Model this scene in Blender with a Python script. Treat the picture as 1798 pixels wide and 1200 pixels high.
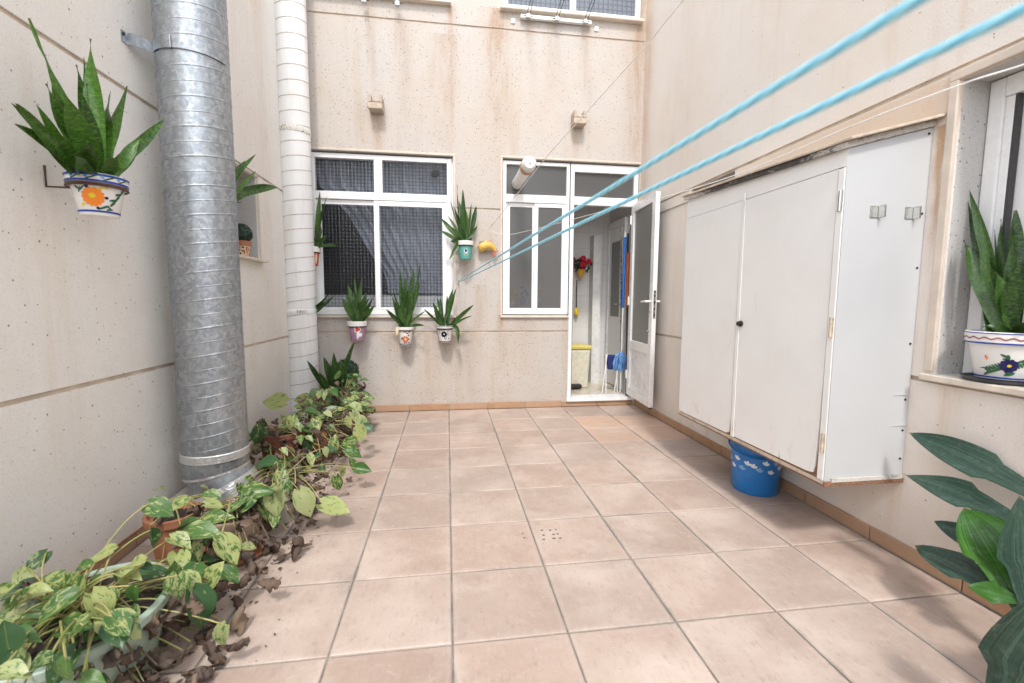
import bpy, bmesh, math, random
from mathutils import Vector, Matrix
random.seed(11)
R_ = math.radians
PI = math.pi
scn = bpy.context.scene
for o in list(bpy.data.objects):
    bpy.data.objects.remove(o)
C = scn.collection

# ------------------------------------------------------------------ camera
CAM = Vector((0, 0, 1.15646))
FPX, PITCH, YAW, ROLL = 790.87, .0944296, .1426581, .0058722
cp, sp, cy, sy = math.cos(PITCH), math.sin(PITCH), math.cos(YAW), math.sin(YAW)
FW = Vector((sy*cp, cy*cp, -sp)); RT0 = Vector((cy, -sy, 0)); UP0 = RT0.cross(FW)
RT = RT0*math.cos(ROLL) + UP0*math.sin(ROLL); UP = RT.cross(FW)
cam_d = bpy.data.cameras.new('camera'); cam = bpy.data.objects.new('camera', cam_d); C.objects.link(cam)
cam.matrix_world = Matrix(((RT.x, UP.x, -FW.x, CAM.x), (RT.y, UP.y, -FW.y, CAM.y), (RT.z, UP.z, -FW.z, CAM.z), (0, 0, 0, 1)))
cam_d.sensor_width = 36; cam_d.lens = FPX/1798*36; cam_d.clip_start = .02; cam_d.clip_end = 500
cam_d.dof.use_dof = True; cam_d.dof.focus_distance = 3.2; cam_d.dof.aperture_fstop = 3.2
scn.camera = cam

# ------------------------------------------------------------------ light
SUN_EL, SUN_AZ = R_(52), R_(7)      # azimuth: how far the light travels to the right of the view axis
world = bpy.data.worlds.new('World'); scn.world = world; world.use_nodes = True
wn = world.node_tree; wn.nodes.clear()
wo = wn.nodes.new('ShaderNodeOutputWorld'); bg = wn.nodes.new('ShaderNodeBackground')
sky = wn.nodes.new('ShaderNodeTexSky'); sky.sky_type = 'NISHITA'; sky.sun_disc = False
sky.sun_elevation = SUN_EL; sky.sun_rotation = PI + SUN_AZ
sky.air_density = 1.0; sky.dust_density = 1.0; sky.ozone_density = 1.0
hs = wn.nodes.new('ShaderNodeHueSaturation'); hs.inputs['Saturation'].default_value = .22
wn.links.new(sky.outputs[0], hs.inputs['Color']); wn.links.new(hs.outputs[0], bg.inputs['Color'])
bg.inputs['Strength'].default_value = .15
wn.links.new(bg.outputs[0], wo.inputs['Surface'])
sun_d = bpy.data.lights.new('sun', 'SUN'); sun = bpy.data.objects.new('sun', sun_d); C.objects.link(sun)
sun_d.energy = .75; sun_d.angle = R_(7); sun_d.color = (1, .96, .9)
sdir = Vector((math.sin(SUN_AZ)*math.cos(SUN_EL), math.cos(SUN_AZ)*math.cos(SUN_EL), -math.sin(SUN_EL)))
sun.rotation_euler = sdir.to_track_quat('-Z', 'Y').to_euler(); sun.location = (-2, -8, 8)
scn.view_settings.view_transform = 'Standard'; scn.view_settings.look = 'None'
scn.view_settings.exposure = 1.66; scn.view_settings.gamma = 1; scn.view_settings.use_curve_mapping = False

# ------------------------------------------------------------------ pixel -> point on a real plane (photo 1798 x 1200)
def ray(x, y): return FW*FPX + RT*(x-899) - UP*(y-600)
def at(x, y, **k):
    d = ray(x, y)
    if 'X' in k: t = (k['X']-CAM.x)/d.x
    elif 'Y' in k: t = (k['Y']-CAM.y)/d.y
    elif 'Z' in k: t = (k['Z']-CAM.z)/d.z
    else: t = k['D']/FPX
    return CAM + d*t

# ------------------------------------------------------------------ node helper
class Nd:
    def __init__(s, name):
        s.m = bpy.data.materials.new(name); s.m.use_nodes = True; s.t = s.m.node_tree; s.t.nodes.clear()
        s.out = s.n('ShaderNodeOutputMaterial')
    def n(s, typ, **props):
        x = s.t.nodes.new(typ)
        for k, v in props.items(): setattr(x, k, v)
        return x
    def put(s, sock, v):
        if v is None: return
        if isinstance(v, bpy.types.NodeSocket): s.t.links.new(v, sock)
        elif isinstance(v, (tuple, list)) and sock.type == 'RGBA' and len(v) == 3: sock.default_value = (*v, 1)
        else: sock.default_value = v
    def math(s, op, a, b=0, c=None, clamp=False):
        x = s.n('ShaderNodeMath', operation=op, use_clamp=clamp); s.put(x.inputs[0], a); s.put(x.inputs[1], b)
        if c is not None: s.put(x.inputs[2], c)
        return x.outputs[0]
    def mix(s, f, a, b, blend='MIX'):
        x = s.n('ShaderNodeMix', data_type='RGBA', blend_type=blend); s.put(x.inputs[0], f); s.put(x.inputs[6], a); s.put(x.inputs[7], b)
        return x.outputs[2]
    def noise(s, vec, scale, detail=2, rough=.5, dist=0, out=0):
        x = s.n('ShaderNodeTexNoise'); s.put(x.inputs['Vector'], vec); x.inputs['Scale'].default_value = scale
        x.inputs['Detail'].default_value = detail; x.inputs['Roughness'].default_value = rough; x.inputs['Distortion'].default_value = dist
        return x.outputs[out]
    def voro(s, vec, scale, out='Distance', feature='F1'):
        x = s.n('ShaderNodeTexVoronoi', feature=feature); s.put(x.inputs['Vector'], vec); x.inputs['Scale'].default_value = scale
        return x.outputs[out]
    def rng(s, v, a, b, c=0., d=1., smooth=False):
        x = s.n('ShaderNodeMapRange'); x.interpolation_type = 'SMOOTHSTEP' if smooth else 'LINEAR'
        s.put(x.inputs[0], v); s.put(x.inputs[1], a); s.put(x.inputs[2], b); s.put(x.inputs[3], c); s.put(x.inputs[4], d)
        return x.outputs[0]
    def pos(s): return s.n('ShaderNodeNewGeometry').outputs['Position']
    def tc(s, o='Object'): return s.n('ShaderNodeTexCoord').outputs[o]
    def rand(s): return s.n('ShaderNodeObjectInfo').outputs['Random']
    def sep(s, v):
        x = s.n('ShaderNodeSeparateXYZ'); s.put(x.inputs[0], v); return x.outputs
    def comb(s, a, b, c):
        x = s.n('ShaderNodeCombineXYZ'); s.put(x.inputs[0], a); s.put(x.inputs[1], b); s.put(x.inputs[2], c); return x.outputs[0]
    def scale(s, v, k):
        x = s.n('ShaderNodeVectorMath', operation='MULTIPLY'); s.put(x.inputs[0], v); x.inputs[1].default_value = k; return x.outputs[0]
    def add(s, v, w):
        x = s.n('ShaderNodeVectorMath', operation='ADD'); s.put(x.inputs[0], v); s.put(x.inputs[1], w); return x.outputs[0]
    def bump(s, h, strength=.3, dist=.01):
        x = s.n('ShaderNodeBump'); x.inputs['Strength'].default_value = strength; x.inputs['Distance'].default_value = dist
        s.put(x.inputs['Height'], h); return x.outputs[0]
    def bsdf(s, col, rough=.5, metal=0, normal=None, spec=None, **kw):
        x = s.n('ShaderNodeBsdfPrincipled'); s.put(x.inputs['Base Color'], col); s.put(x.inputs['Roughness'], rough); s.put(x.inputs['Metallic'], metal)
        if normal is not None: s.put(x.inputs['Normal'], normal)
        if spec is not None: s.put(x.inputs['Specular IOR Level'], spec)
        for k, v in kw.items(): s.put(x.inputs[k.replace('_', ' ')], v)
        return x.outputs[0]
    def fin(s, sh): s.t.links.new(sh, s.out.inputs['Surface']); return s.m

def plain(name, col, rough=.5, metal=0, var=.12, vs=25, bump=0, bs=200, spec=None):
    g = Nd(name); p = g.tc()
    n = g.noise(p, vs, 4, .6)
    c = g.mix(g.rng(n, .3, .7), tuple(x*(1-var) for x in col), tuple(min(1, x*(1+var)) for x in col))
    nm = g.bump(g.noise(p, bs, 2), bump, .002) if bump else None
    return g.fin(g.bsdf(c, g.rng(n, .3, .7, rough*.85, min(1, rough*1.15)), metal, nm, spec))

def m_render(name, base, warm, streaks, axis, extra=None, warmth=.5):
    """speckled mineral wall render with drip stains and shadow streaks; streaks: (u, top z, length, width, strength)"""
    g = Nd(name); p = g.pos(); X, Y, Z = g.sep(p)
    U = X if axis == 'X' else Y
    big = g.noise(p, 1.1, 4, .6); mid = g.noise(p, 6, 4, .6); fine = g.noise(p, 170, 2, .7); grain = g.noise(p, 330, 1, .5)
    c = g.mix(g.rng(big, .35, .68), base, warm)
    c = g.mix(g.math('MULTIPLY', g.rng(mid, .3, .75), .35), c, tuple(x*1.14 for x in base))
    # drip marks that follow gravity
    sv = g.noise(g.scale(p, (7, 7, .45)), 1, 4, .6)
    c = g.mix(g.math('MULTIPLY', g.rng(sv, .54, .74, 0, 1, True), .42*warmth*2), c, (base[0]*.86, base[1]*.70, base[2]*.54))
    wob = g.math('MULTIPLY', g.math('SUBTRACT', g.noise(g.scale(p, (3, 3, 3)), 1, 3), .5), .16)
    tot = None
    brk = g.rng(g.noise(g.scale(p, (22, 22, 3)), 1, 4, .7), .25, .7)
    for (u, zt, ln, w, st) in streaks:
        d = g.math('DIVIDE', g.math('SUBTRACT', g.math('ADD', U, g.math('MULTIPLY', wob, .5)), u), w)
        ga = g.math('POWER', 2.718, g.math('MULTIPLY', g.math('MULTIPLY', d, d), -1))
        v = g.math('MULTIPLY', g.rng(Z, zt-ln, zt, 0, 1), g.math('LESS_THAN', Z, zt+.003))
        e = g.math('MULTIPLY', g.math('MULTIPLY', ga, v), st)
        tot = e if tot is None else g.math('ADD', tot, e)
    if tot is not None:
        tot = g.math('MULTIPLY', tot, brk, clamp=True)
        tot = g.math('MULTIPLY', tot, 1.45, clamp=True); c = g.mix(tot, c, (base[0]*.74, base[1]*.52, base[2]*.35))
    # browner towards the skirting, broken up by noise
    gr = g.math('MULTIPLY', g.rng(Z, .30, .06, 0, .34), g.rng(mid, .35, .65))
    c = g.mix(gr, c, (base[0]*.62, base[1]*.5, base[2]*.4))
    if extra: c = extra(g, c, p, X, Y, Z, mid)
    # aggregate: pale grains, brown grains, dark specks
    c = g.mix(g.rng(fine, .53, .68, 0, .36), c, tuple(x*.66 for x in base))
    c = g.mix(g.rng(grain, .56, .7, 0, .3), c, tuple(min(.8, x*1.35) for x in base))
    rough_pos = g.add(p, g.comb(0, 0, 0))
    vd = g.voro(rough_pos, 62); vc = g.voro(rough_pos, 62, 'Color')
    dens = g.rng(g.noise(p, 2.3, 3), .35, .65, .74, .52)
    keep = g.math('GREATER_THAN', g.sep(vc)[0], dens)
    sz = g.math('ADD', g.math('MULTIPLY', g.math('POWER', g.sep(vc)[1], 2), .24), .09)
    speck = g.math('MULTIPLY', keep, g.rng(g.math('SUBTRACT', sz, vd), 0, .06))
    c = g.mix(g.math('MULTIPLY', speck, g.rng(g.sep(vc)[2], 0, 1, .4, .9)), c, (.10, .088, .078))
    vd2 = g.voro(p, 150); vc2 = g.voro(p, 150, 'Color')
    k2 = g.math('MULTIPLY', g.math('GREATER_THAN', g.sep(vc2)[0], .72), g.rng(vd2, .34, .2))
    c = g.mix(g.math('MULTIPLY', k2, .68), c, (.19, .155, .125))
    h = g.math('ADD', g.math('MULTIPLY', g.noise(p, 120, 3, .6), .7), g.math('MULTIPLY', vd2, .5))
    return g.fin(g.bsdf(c, .9, 0, g.bump(h, .26, .005), .25))

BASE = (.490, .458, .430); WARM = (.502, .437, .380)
def ex_right(g, c, p, X, Y, Z, mid):
    a = g.math('MULTIPLY', g.math('MULTIPLY', g.rng(Z, 1.86, 1.93), g.rng(Z, 2.09, 2.06)), g.rng(Y, 3.2, 2.6))
    c = g.mix(g.math('MULTIPLY', a, .6), c, (.56, .40, .27))
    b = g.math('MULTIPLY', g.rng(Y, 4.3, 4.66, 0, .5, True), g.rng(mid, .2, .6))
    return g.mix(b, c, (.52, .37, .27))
M = {}
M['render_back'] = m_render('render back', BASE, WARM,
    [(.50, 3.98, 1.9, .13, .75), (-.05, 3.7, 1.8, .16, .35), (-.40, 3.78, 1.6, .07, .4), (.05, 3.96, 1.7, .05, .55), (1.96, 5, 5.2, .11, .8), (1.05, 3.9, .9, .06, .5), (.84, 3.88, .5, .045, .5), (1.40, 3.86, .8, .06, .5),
     (.575, .985, .62, .05, .8), (.32, 1.3, .95, .05, .55), (.07, .985, .7, .06, .5), (-.655, 2.95, .7, .06, .75), (1.33, 2.94, .55, .05, .7), (-.70, 3.95, 1.0, .05, .4), (-.15, .82, .8, .12, .35), (.8, .95, .7, .12, .3), (.25, .82, .82, .07, .45), (-.55, .8, .7, .1, .35)], 'X')  # streaks below the two corbels paint in their long shadow along with stain
M['render_left'] = m_render('render left', (.81, .79, .75), (.79, .735, .67), [(4.0, 6, 6.5, .14, .5), (3.7, 6, 6, .2, .3)], 'Y', warmth=.3)
M['render_right'] = m_render('render right', (.735, .69, .64), (.73, .635, .55),
    [(1.672, 1.88, .78, .018, 1.3), (4.6, 6, 7, .1, .7), (3.8, 6, 5, .2, .3), (1.55, .82, .5, .05, .5), (2.0, .5, .5, .3, .3)], 'Y', ex_right)
M['joint'] = plain('joint mortar', (.60, .50, .40), .9, var=.25, vs=9, bump=.3)
M['reveal'] = m_render('render reveal', (.50, .49, .475), (.51, .485, .455), [], 'X', warmth=.1)
M['plaster'] = plain('smooth plaster edge', (.60, .52, .44), .8, var=.12, vs=8, bump=.2)
M['grey_reveal'] = plain('grey cement', (.33, .30, .27), .9, var=.2, vs=12, bump=.3)

def m_tile(name, a, b, grey, strong=1.0):
    g = Nd(name); p = g.tc(); X, Y, Z = g.sep(p); r = g.rand(); wp = g.pos()
    q = g.add(p, g.comb(g.math('MULTIPLY', r, 31), g.math('MULTIPLY', r, 17), 0))
    n1 = g.noise(q, 5, 5, .62, .6); n2 = g.noise(q, 2.2, 3, .6); n3 = g.noise(g.scale(q, (60, 22, 30)), 1, 4, .7); n4 = g.noise(q, 300, 2, .6)
    c = g.mix(g.rng(n1, .33, .68), a, b)
    c = g.mix(g.math('MULTIPLY', g.rng(r, .15, .95), .48), c, grey); c = g.mix(g.rng(g.math('FRACT', g.math('MULTIPLY', r, 7.3)), .55, 1, 0, .35), c, tuple(x*1.18 for x in a)); c = g.mix(g.rng(g.math('FRACT', g.math('MULTIPLY', r, 13.7)), .6, 1, 0, .4), c, tuple(x*.82 for x in b)); wst = g.noise(wp, .9, 5, .7, .6); c = g.mix(g.math('MULTIPLY', g.rng(wst, .5, .66), .3), c, (.33, .285, .255))
    c = g.mix(g.math('MULTIPLY', g.rng(n2, .47, .7), .55), c, (.64, .54, .47))
    c = g.mix(g.rng(n3, .55, .70, 0, .42), c, tuple(x*.70 for x in b))
    c = g.mix(g.rng(n3, .42, .25, 0, .25), c, (.66, .56, .49))
    # lime bloom along the edges, grey soot in blotches
    ex = g.math('MAXIMUM', g.math('ABSOLUTE', X), g.math('ABSOLUTE', Y))
    wob = g.math('ADD', ex, g.math('MULTIPLY', g.math('SUBTRACT', g.noise(q, 14, 3), .5), .03))
    c = g.mix(g.rng(wob, .170, .197, 0, .16), c, (.64, .57, .51))
    sm = g.math('MULTIPLY', g.rng(g.math('ADD', ex, g.math('MULTIPLY', g.math('SUBTRACT', g.noise(wp, 30, 4, .7), .5), .03)), .186, .194), g.rng(g.noise(wp, 1.5, 3, .6), .48, .62)); c = g.mix(g.math('MULTIPLY', sm, .75), c, (.25, .225, .205))
    so = g.math('MULTIPLY', g.rng(g.noise(wp, 1.7, 6, .75, .8), .54, .68), g.rng(g.noise(wp, 26, 4, .75), .36, .62))
    c = g.mix(g.math('MULTIPLY', so, .45*strong), c, (.27, .235, .21))
    st = g.noise(g.add(g.scale(q, (16, 46, 30)), g.comb(0, g.math('MULTIPLY', n1, 9), 0)), 1, 4, .7); c = g.mix(g.rng(st, .56, .70, 0, .30), c, (.60, .52, .46)); c = g.mix(g.rng(st, .42, .30, 0, .22), c, tuple(x*.74 for x in b))
    sp_ = g.math('MULTIPLY', g.rng(g.noise(wp, 34, 3, .7), .66, .74), g.rng(g.noise(wp, 2.3, 3), .5, .66))
    c = g.mix(g.math('MULTIPLY', sp_, .7*strong), c, (.16, .13, .12))
    c = g.mix(g.rng(n4, .52, .70, 0, .24), c, tuple(x*.6 for x in b))
    h = g.math('ADD', g.math('MULTIPLY', n1, .8), g.math('ADD', g.math('MULTIPLY', n3, .25), g.math('MULTIPLY', n4, .08)))
    return g.fin(g.bsdf(c, g.rng(n1, .3, .7, .48, .68), 0, g.bump(h, .42, .012), .4))
M['tile'] = m_tile('terracotta floor tile', (.450, .345, .288), (.395, .288, .234), (.39, .33, .29))
M['tile_new'] = m_tile('new orange tile', (.56, .385, .29), (.52, .34, .245), (.58, .42, .34), .2)
g = Nd('skirting tile'); p = g.pos(); r = g.rand(); n = g.noise(p, 7, 5, .65, .5); n2 = g.noise(p, 60, 3, .7)
c = g.mix(g.rng(n, .32, .68), (.46, .285, .17), (.36, .205, .115)); c = g.mix(g.math('MULTIPLY', r, .45), c, (.47, .33, .24)); c = g.mix(g.rng(n2, .58, .75, 0, .3), c, (.22, .12, .07)); c = g.mix(g.rng(g.sep(p)[2], .015, .0, 0, .5), c, (.22, .15, .11))  # foot of the skirting darkened in the colour as a contact line
M['skirt'] = g.fin(g.bsdf(c, .5, 0, g.bump(n2, .2, .006), .4))
g = Nd('grout'); p = g.pos()
c = g.mix(g.rng(g.noise(p, 9, 4, .7), .3, .7), (.17, .15, .13), (.34, .30, .265)); M['grout'] = g.fin(g.bsdf(c, .95, 0, g.bump(g.noise(p, 90, 3), .6, .004), .2))
M['cement'] = plain('painted plinth cement', (.52, .47, .42), .85, var=.22, vs=7, bump=.35, bs=60)
M['rust'] = plain('rusty trim', (.36, .16, .06), .7, var=.5, vs=18, bump=.3)
M['alu'] = plain('white lacquered aluminium', (.80, .80, .80), .28, var=.02, vs=4)
M['alu_dark'] = plain('grey gasket', (.05, .05, .05), .6)  # near-black colour shared by the gaskets and vent slats
M['marble'] = plain('marble sill', (.66, .58, .49), .45, var=.14, vs=14)
M['steel'] = plain('bright steel', (.55, .54, .52), .28, 1, var=.1)
M['dark_steel'] = plain('dark wire', (.06, .055, .05), .45, .6)
M['brown_wire'] = plain('brown wire', (.09, .05, .04), .5, .3)
M['black'] = plain('black rubber', (.015, .015, .016), .55)
M['white_plastic'] = plain('white plastic', (.78, .78, .76), .35, var=.04)

# galvanised spangle
g = Nd('galvanised spangle'); p = g.tc(); V = g.voro(g.add(g.scale(p, (1, 1, .8)), g.scale(g.noise(p, 30, 3, .6, 0, 1), (.03, .03, .03))), 62, 'Color'); s0 = g.sep(V)
n = g.noise(p, 9, 4, .6); n2 = g.noise(p, 75, 3, .65)
c = g.mix(s0[0], (.30, .33, .36), (.50, .53, .56)); c = g.mix(g.rng(n2, .35, .65), c, g.mix(.5, c, (.33, .35, .37)))
c = g.mix(g.rng(n, .55, .75, 0, .5), c, (.36, .36, .36))
M['galv'] = g.fin(g.bsdf(c, g.math('ADD', g.rng(s0[1], 0, 1, .40, .54), g.rng(n2, .3, .7, -.03, .08)), .88, g.bump(g.math('ADD', g.math('MULTIPLY', s0[2], .4), n2), .10, .004)))
g = Nd('aluminium tape'); p = g.tc(); n = g.noise(p, 26, 5, .7, 1.2)
M['tape'] = g.fin(g.bsdf(g.mix(n, (.62, .62, .62), (.82, .81, .80)), g.rng(n, .3, .7, .26, .45), .75, g.bump(n, .8, .01)))
g = Nd('white duct'); p = g.tc(); n = g.noise(g.scale(p, (9, 9, 1.1)), 1, 5, .65)
c = g.mix(g.rng(n, .52, .75, 0, .45), (.84, .84, .83), (.60, .55, .48))
M['duct'] = g.fin(g.bsdf(c, .42, 0, g.bump(g.noise(p, 40, 3), .08, .004)))
M['duct_seam'] = plain('seam grey', (.55, .49, .44), .6, var=.3, vs=40)
g = Nd('stained collar'); p = g.tc(); n = g.noise(p, 45, 4, .75)
M['collar'] = g.fin(g.bsdf(g.mix(g.rng(n, .56, .62), (.76, .73, .68), (.10, .08, .07)), .5))
g = Nd('rusted white enamel'); p = g.tc(); n = g.noise(p, 22, 5, .75, .5)
c = g.mix(g.rng(n, .40, .50), (.75, .66, .54), (.42, .17, .045)); c = g.mix(g.rng(n, .6, .7), c, (.16, .08, .04))
M['rusty_white'] = g.fin(g.bsdf(c, .6))

M['old_hinge'] = plain('old painted hinge', (.50, .42, .32), .6, var=.4, vs=50)
# cabinet board
g = Nd('white painted board'); p = g.pos(); n = g.noise(p, 3, 4, .6); n2 = g.noise(g.scale(p, (30, 30, 4)), 1, 4, .6)
Z = g.sep(p)[2]
c = g.mix(g.rng(n, .4, .7), (.82, .815, .80), (.79, .78, .76)); c = g.mix(g.rng(n2, .62, .8, 0, .35), c, (.62, .55, .47))
sm = g.math('MULTIPLY', g.rng(Z, .62, .36, 0, 1), g.rng(g.noise(g.scale(p, (14, 14, 6)), 1, 4, .7), .55, .72)); c = g.mix(g.math('MULTIPLY', sm, .4), c, (.45, .36, .28))
M['board'] = g.fin(g.bsdf(c, .38, 0, g.bump(g.noise(p, 14, 3), .06, .01)))
M['board_side'] = plain('white melamine panel', (.52, .53, .54), .36, var=.02, vs=5)
M['chipboard'] = plain('raw chipboard', (.24, .13, .075), .9, var=.4, vs=60, bump=.5)
g = Nd('mouldy roof edge'); p = g.tc(); n = g.noise(g.scale(p, (40, 22, 60)), 1, 5, .75, 1.0); n2 = g.noise(p, 5, 3)
gy = g.sep(g.pos())[1]; md = g.math('MULTIPLY', g.rng(gy, 1.62, 1.95), g.rng(gy, 2.95, 2.6)); c = g.mix(g.rng(g.math('ADD', n, g.math('ADD', g.math('MULTIPLY', g.math('SUBTRACT', n2, .5), .4), g.math('MULTIPLY', g.math('SUBTRACT', md, .55), .35))), .40, .60), (.60, .57, .53), (.07, .063, .057))
M['mould'] = g.fin(g.bsdf(c, .9, 0, g.bump(n, .5, .01)))
M['fillet'] = plain('mortar fillet', (.52, .43, .34), .9, var=.25, vs=20, bump=.5)

# glass
def m_frost(name, col, see, rough=.22):
    g = Nd(name); p = g.pos(); n = g.noise(p, 55, 3, .6)
    b = g.bsdf(col, rough, 0, g.bump(n, .12, .01), .5); t = g.n('ShaderNodeBsdfTransparent'); t.inputs[0].default_value = (.9, .9, .9, 1)
    x = g.n('ShaderNodeMixShader'); x.inputs[0].default_value = see; g.t.links.new(b, x.inputs[1]); g.t.links.new(t.outputs[0], x.inputs[2])
    return g.fin(x.outputs[0])
M['frost'] = m_frost('frosted glass', (.15, .15, .15), .52)
M['frost_door'] = m_frost('frosted door glass', (.25, .25, .235), .2, .3)
def m_grid(name, see=.5, cell=.0335):
    g = Nd(name); X, Y, Z = g.sep(g.pos())
    fx = g.math('ABSOLUTE', g.math('SUBTRACT', g.math('FRACT', g.math('DIVIDE', X, cell)), .5)); fz = g.math('ABSOLUTE', g.math('SUBTRACT', g.math('FRACT', g.math('DIVIDE', Z, cell)), .5))
    h = g.math('MULTIPLY', g.math('COSINE', g.math('MULTIPLY', fx, PI)), g.math('COSINE', g.math('MULTIPLY', fz, PI)))
    line = g.rng(g.math('MAXIMUM', fx, fz), .33, .46)
    gl = g.n('ShaderNodeBsdfGlossy'); gl.inputs['Roughness'].default_value = .12; gl.inputs['Color'].default_value = (.85, .87, .9, 1)
    g.t.links.new(g.bump(h, .28, .012), gl.inputs['Normal'])
    tr = g.n('ShaderNodeBsdfTransparent'); g.put(tr.inputs[0], g.mix(line, (.93, .94, .96), (.72, .73, .75)))
    df = g.n('ShaderNodeBsdfDiffuse'); df.inputs[0].default_value = (.03, .032, .036, 1)
    a = g.n('ShaderNodeMixShader'); a.inputs[0].default_value = see; g.t.links.new(df.outputs[0], a.inputs[1]); g.t.links.new(tr.outputs[0], a.inputs[2])
    b = g.n('ShaderNodeMixShader'); b.inputs[0].default_value = .028; g.t.links.new(a.outputs[0], b.inputs[1]); g.t.links.new(gl.outputs[0], b.inputs[2])
    return g.fin(b.outputs[0])
M['grid_glass'] = m_grid('square patterned glass', .9)
M['grid_up'] = m_grid('upper patterned glass', .55, .05)
M['clear_dark'] = m_frost('window glass', (.05, .052, .055), .5, .06)
M['curtain'] = plain('grey curtain', (.34, .36, .40), .8, var=.25, vs=30)
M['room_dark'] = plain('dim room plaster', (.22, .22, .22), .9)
M['room_white'] = plain('kitchen plaster', (.68, .67, .65), .7)
g = Nd('white wall tiles'); p = g.pos(); X, Y, Z = g.sep(p)
fx = g.math('ABSOLUTE', g.math('SUBTRACT', g.math('FRACT', g.math('DIVIDE', g.math('ADD', X, Y), .2)), .5)); fz = g.math('ABSOLUTE', g.math('SUBTRACT', g.math('FRACT', g.math('DIVIDE', Z, .2)), .5))
M['wall_tile'] = g.fin(g.bsdf(g.mix(g.rng(g.math('MAXIMUM', fx, fz), .485, .495), (.72, .71, .69), (.52, .51, .50)), .25))
M['room_floor'] = plain('kitchen floor tile', (.55, .49, .40), .3, var=.1, vs=6)

# plants
def m_snake(name, dark, light, bands=.6, veins=0):
    g = Nd(name); uv = g.tc('UV'); U, V, _ = g.sep(uv); r = g.rand()
    q = g.comb(g.math('MULTIPLY', U, 1.0), g.math('ADD', g.math('MULTIPLY', V, 20), g.math('MULTIPLY', r, 40)), 0)
    n = g.noise(q, 2.1, 4, .65, 1.6)
    c = g.mix(g.math('MULTIPLY', g.rng(n, .47, .55), bands), dark, light)
    c = g.mix(g.rng(r, 0, 1, 0, .35), c, tuple(x*1.5 for x in light))
    lw = g.noise(g.comb(g.math('MULTIPLY', U, 26), g.math('MULTIPLY', V, 1.2), r), 1, 3); c = g.mix(g.rng(lw, .5, .8, 0, .25), c, tuple(x*.6 for x in dark))
    if veins:
        ve = g.noise(g.comb(g.math('MULTIPLY', U, 34), g.math('MULTIPLY', V, 1.1), g.math('MULTIPLY', r, 9)), 1, 4, .7); c = g.mix(g.rng(ve, .5, .62, 0, .8), c, tuple(x*1.35 for x in light)); c = g.mix(g.rng(ve, .46, .36, 0, .75), c, tuple(x*.45 for x in dark)); pt = g.noise(g.comb(g.math('MULTIPLY', U, 2), g.math('MULTIPLY', V, 5), r), 2, 5, .75); c = g.mix(g.rng(pt, .56, .7, 0, .4), c, (.16, .18, .15)); c = g.mix(g.rng(g.math('ABSOLUTE', g.math('SUBTRACT', U, .5)), .03, .0, 0, .5), c, tuple(x*1.5 for x in light)); lw = ve
    c = g.mix(g.rng(V, .965, .99, 0, .7), c, (.16, .10, .04))
    du = g.rng(g.noise(g.comb(U, g.math('MULTIPLY', V, 3), r), 5, 4, .7), .55, .75); c = g.mix(g.math('MULTIPLY', du, .12), c, (.4, .42, .38))
    return g.fin(g.bsdf(c, .30 if veins else .36, 0, g.bump(lw, .3 if veins else .12, .003), .35))
M['snake'] = m_snake('snake plant leaf', (.010, .042, .006), (.085, .20, .022), .85)
M['snake_far'] = m_snake('dark snake plant leaf', (.009, .030, .008), (.055, .12, .022), .85)
M['strap'] = m_snake('broad dark leaf', (.010, .030, .020), (.040, .080, .056), .25, 1)
M['strap_bright'] = m_snake('broad bright leaf', (.018, .075, .008), (.045, .14, .015), .3, 1)
def m_pothos(name, green, pale, amount):
    g = Nd(name); U, V, _ = g.sep(g.tc('UV')); r = g.rand()
    q = g.comb(g.math('ADD', g.math('MULTIPLY', U, 2.4), g.math('MULTIPLY', r, 20)), g.math('ADD', g.math('MULTIPLY', V, 1.3), g.math('MULTIPLY', r, 9)), r)
    n = g.noise(q, 2.6, 5, .72, .8)
    th = g.math('ADD', g.rng(r, 0, 1, .64, .40), .5-amount)
    m = g.rng(n, g.math('SUBTRACT', th, .025), g.math('ADD', th, .03))
    n2 = g.noise(q, 9, 3, .6)
    c = g.mix(n2, tuple(x*.8 for x in green), tuple(x*1.25 for x in green)); c = g.mix(m, c, g.mix(n2, pale, tuple(x*.8 for x in pale)))
    rib = g.rng(g.math('ABSOLUTE', g.math('SUBTRACT', U, .5)), .02, .0, 0, .4); c = g.mix(rib, c, pale)
    c = g.mix(g.rng(g.noise(q, 3.4, 3), .68, .75, 0, .8), c, (.22, .12, .05))
    sh = g.bsdf(c, .38, 0, g.bump(n2, .15, .003), .5); tl = g.n('ShaderNodeBsdfTranslucent'); g.put(tl.inputs[0], c)
    x = g.n('ShaderNodeMixShader'); x.inputs[0].default_value = .2; g.t.links.new(sh, x.inputs[1]); g.t.links.new(tl.outputs[0], x.inputs[2])
    return g.fin(x.outputs[0])
M['pothos'] = m_pothos('variegated pothos leaf', (.055, .135, .03), (.40, .45, .17), .50)
M['pothos_pale'] = m_pothos('pale pothos leaf', (.08, .17, .04), (.42, .47, .22), .52)
M['pothos_green'] = m_pothos('green pothos leaf', (.035, .095, .032), (.30, .38, .15), .40)
g = Nd('withered leaf'); p = g.tc(); r = g.rand(); n = g.noise(p, 40, 4, .7)
c = g.mix(n, (.055, .036, .028), (.165, .112, .088)); c = g.mix(g.math('MULTIPLY', g.math('POWER', r, 2), .8), c, (.27, .20, .14)); c = g.mix(g.rng(g.math('FRACT', g.math('MULTIPLY', r, 11)), .5, 1, 0, .6), c, (.12, .10, .09))
M['dead'] = g.fin(g.bsdf(c, .85, 0, g.bump(n, .5, .004), .2))
g = Nd('vine'); p = g.tc(); n = g.noise(p, 14, 3)
M['vine'] = g.fin(g.bsdf(g.mix(g.rng(n, .35, .65), (.24, .27, .07), (.42, .36, .16)), .5))
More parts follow.
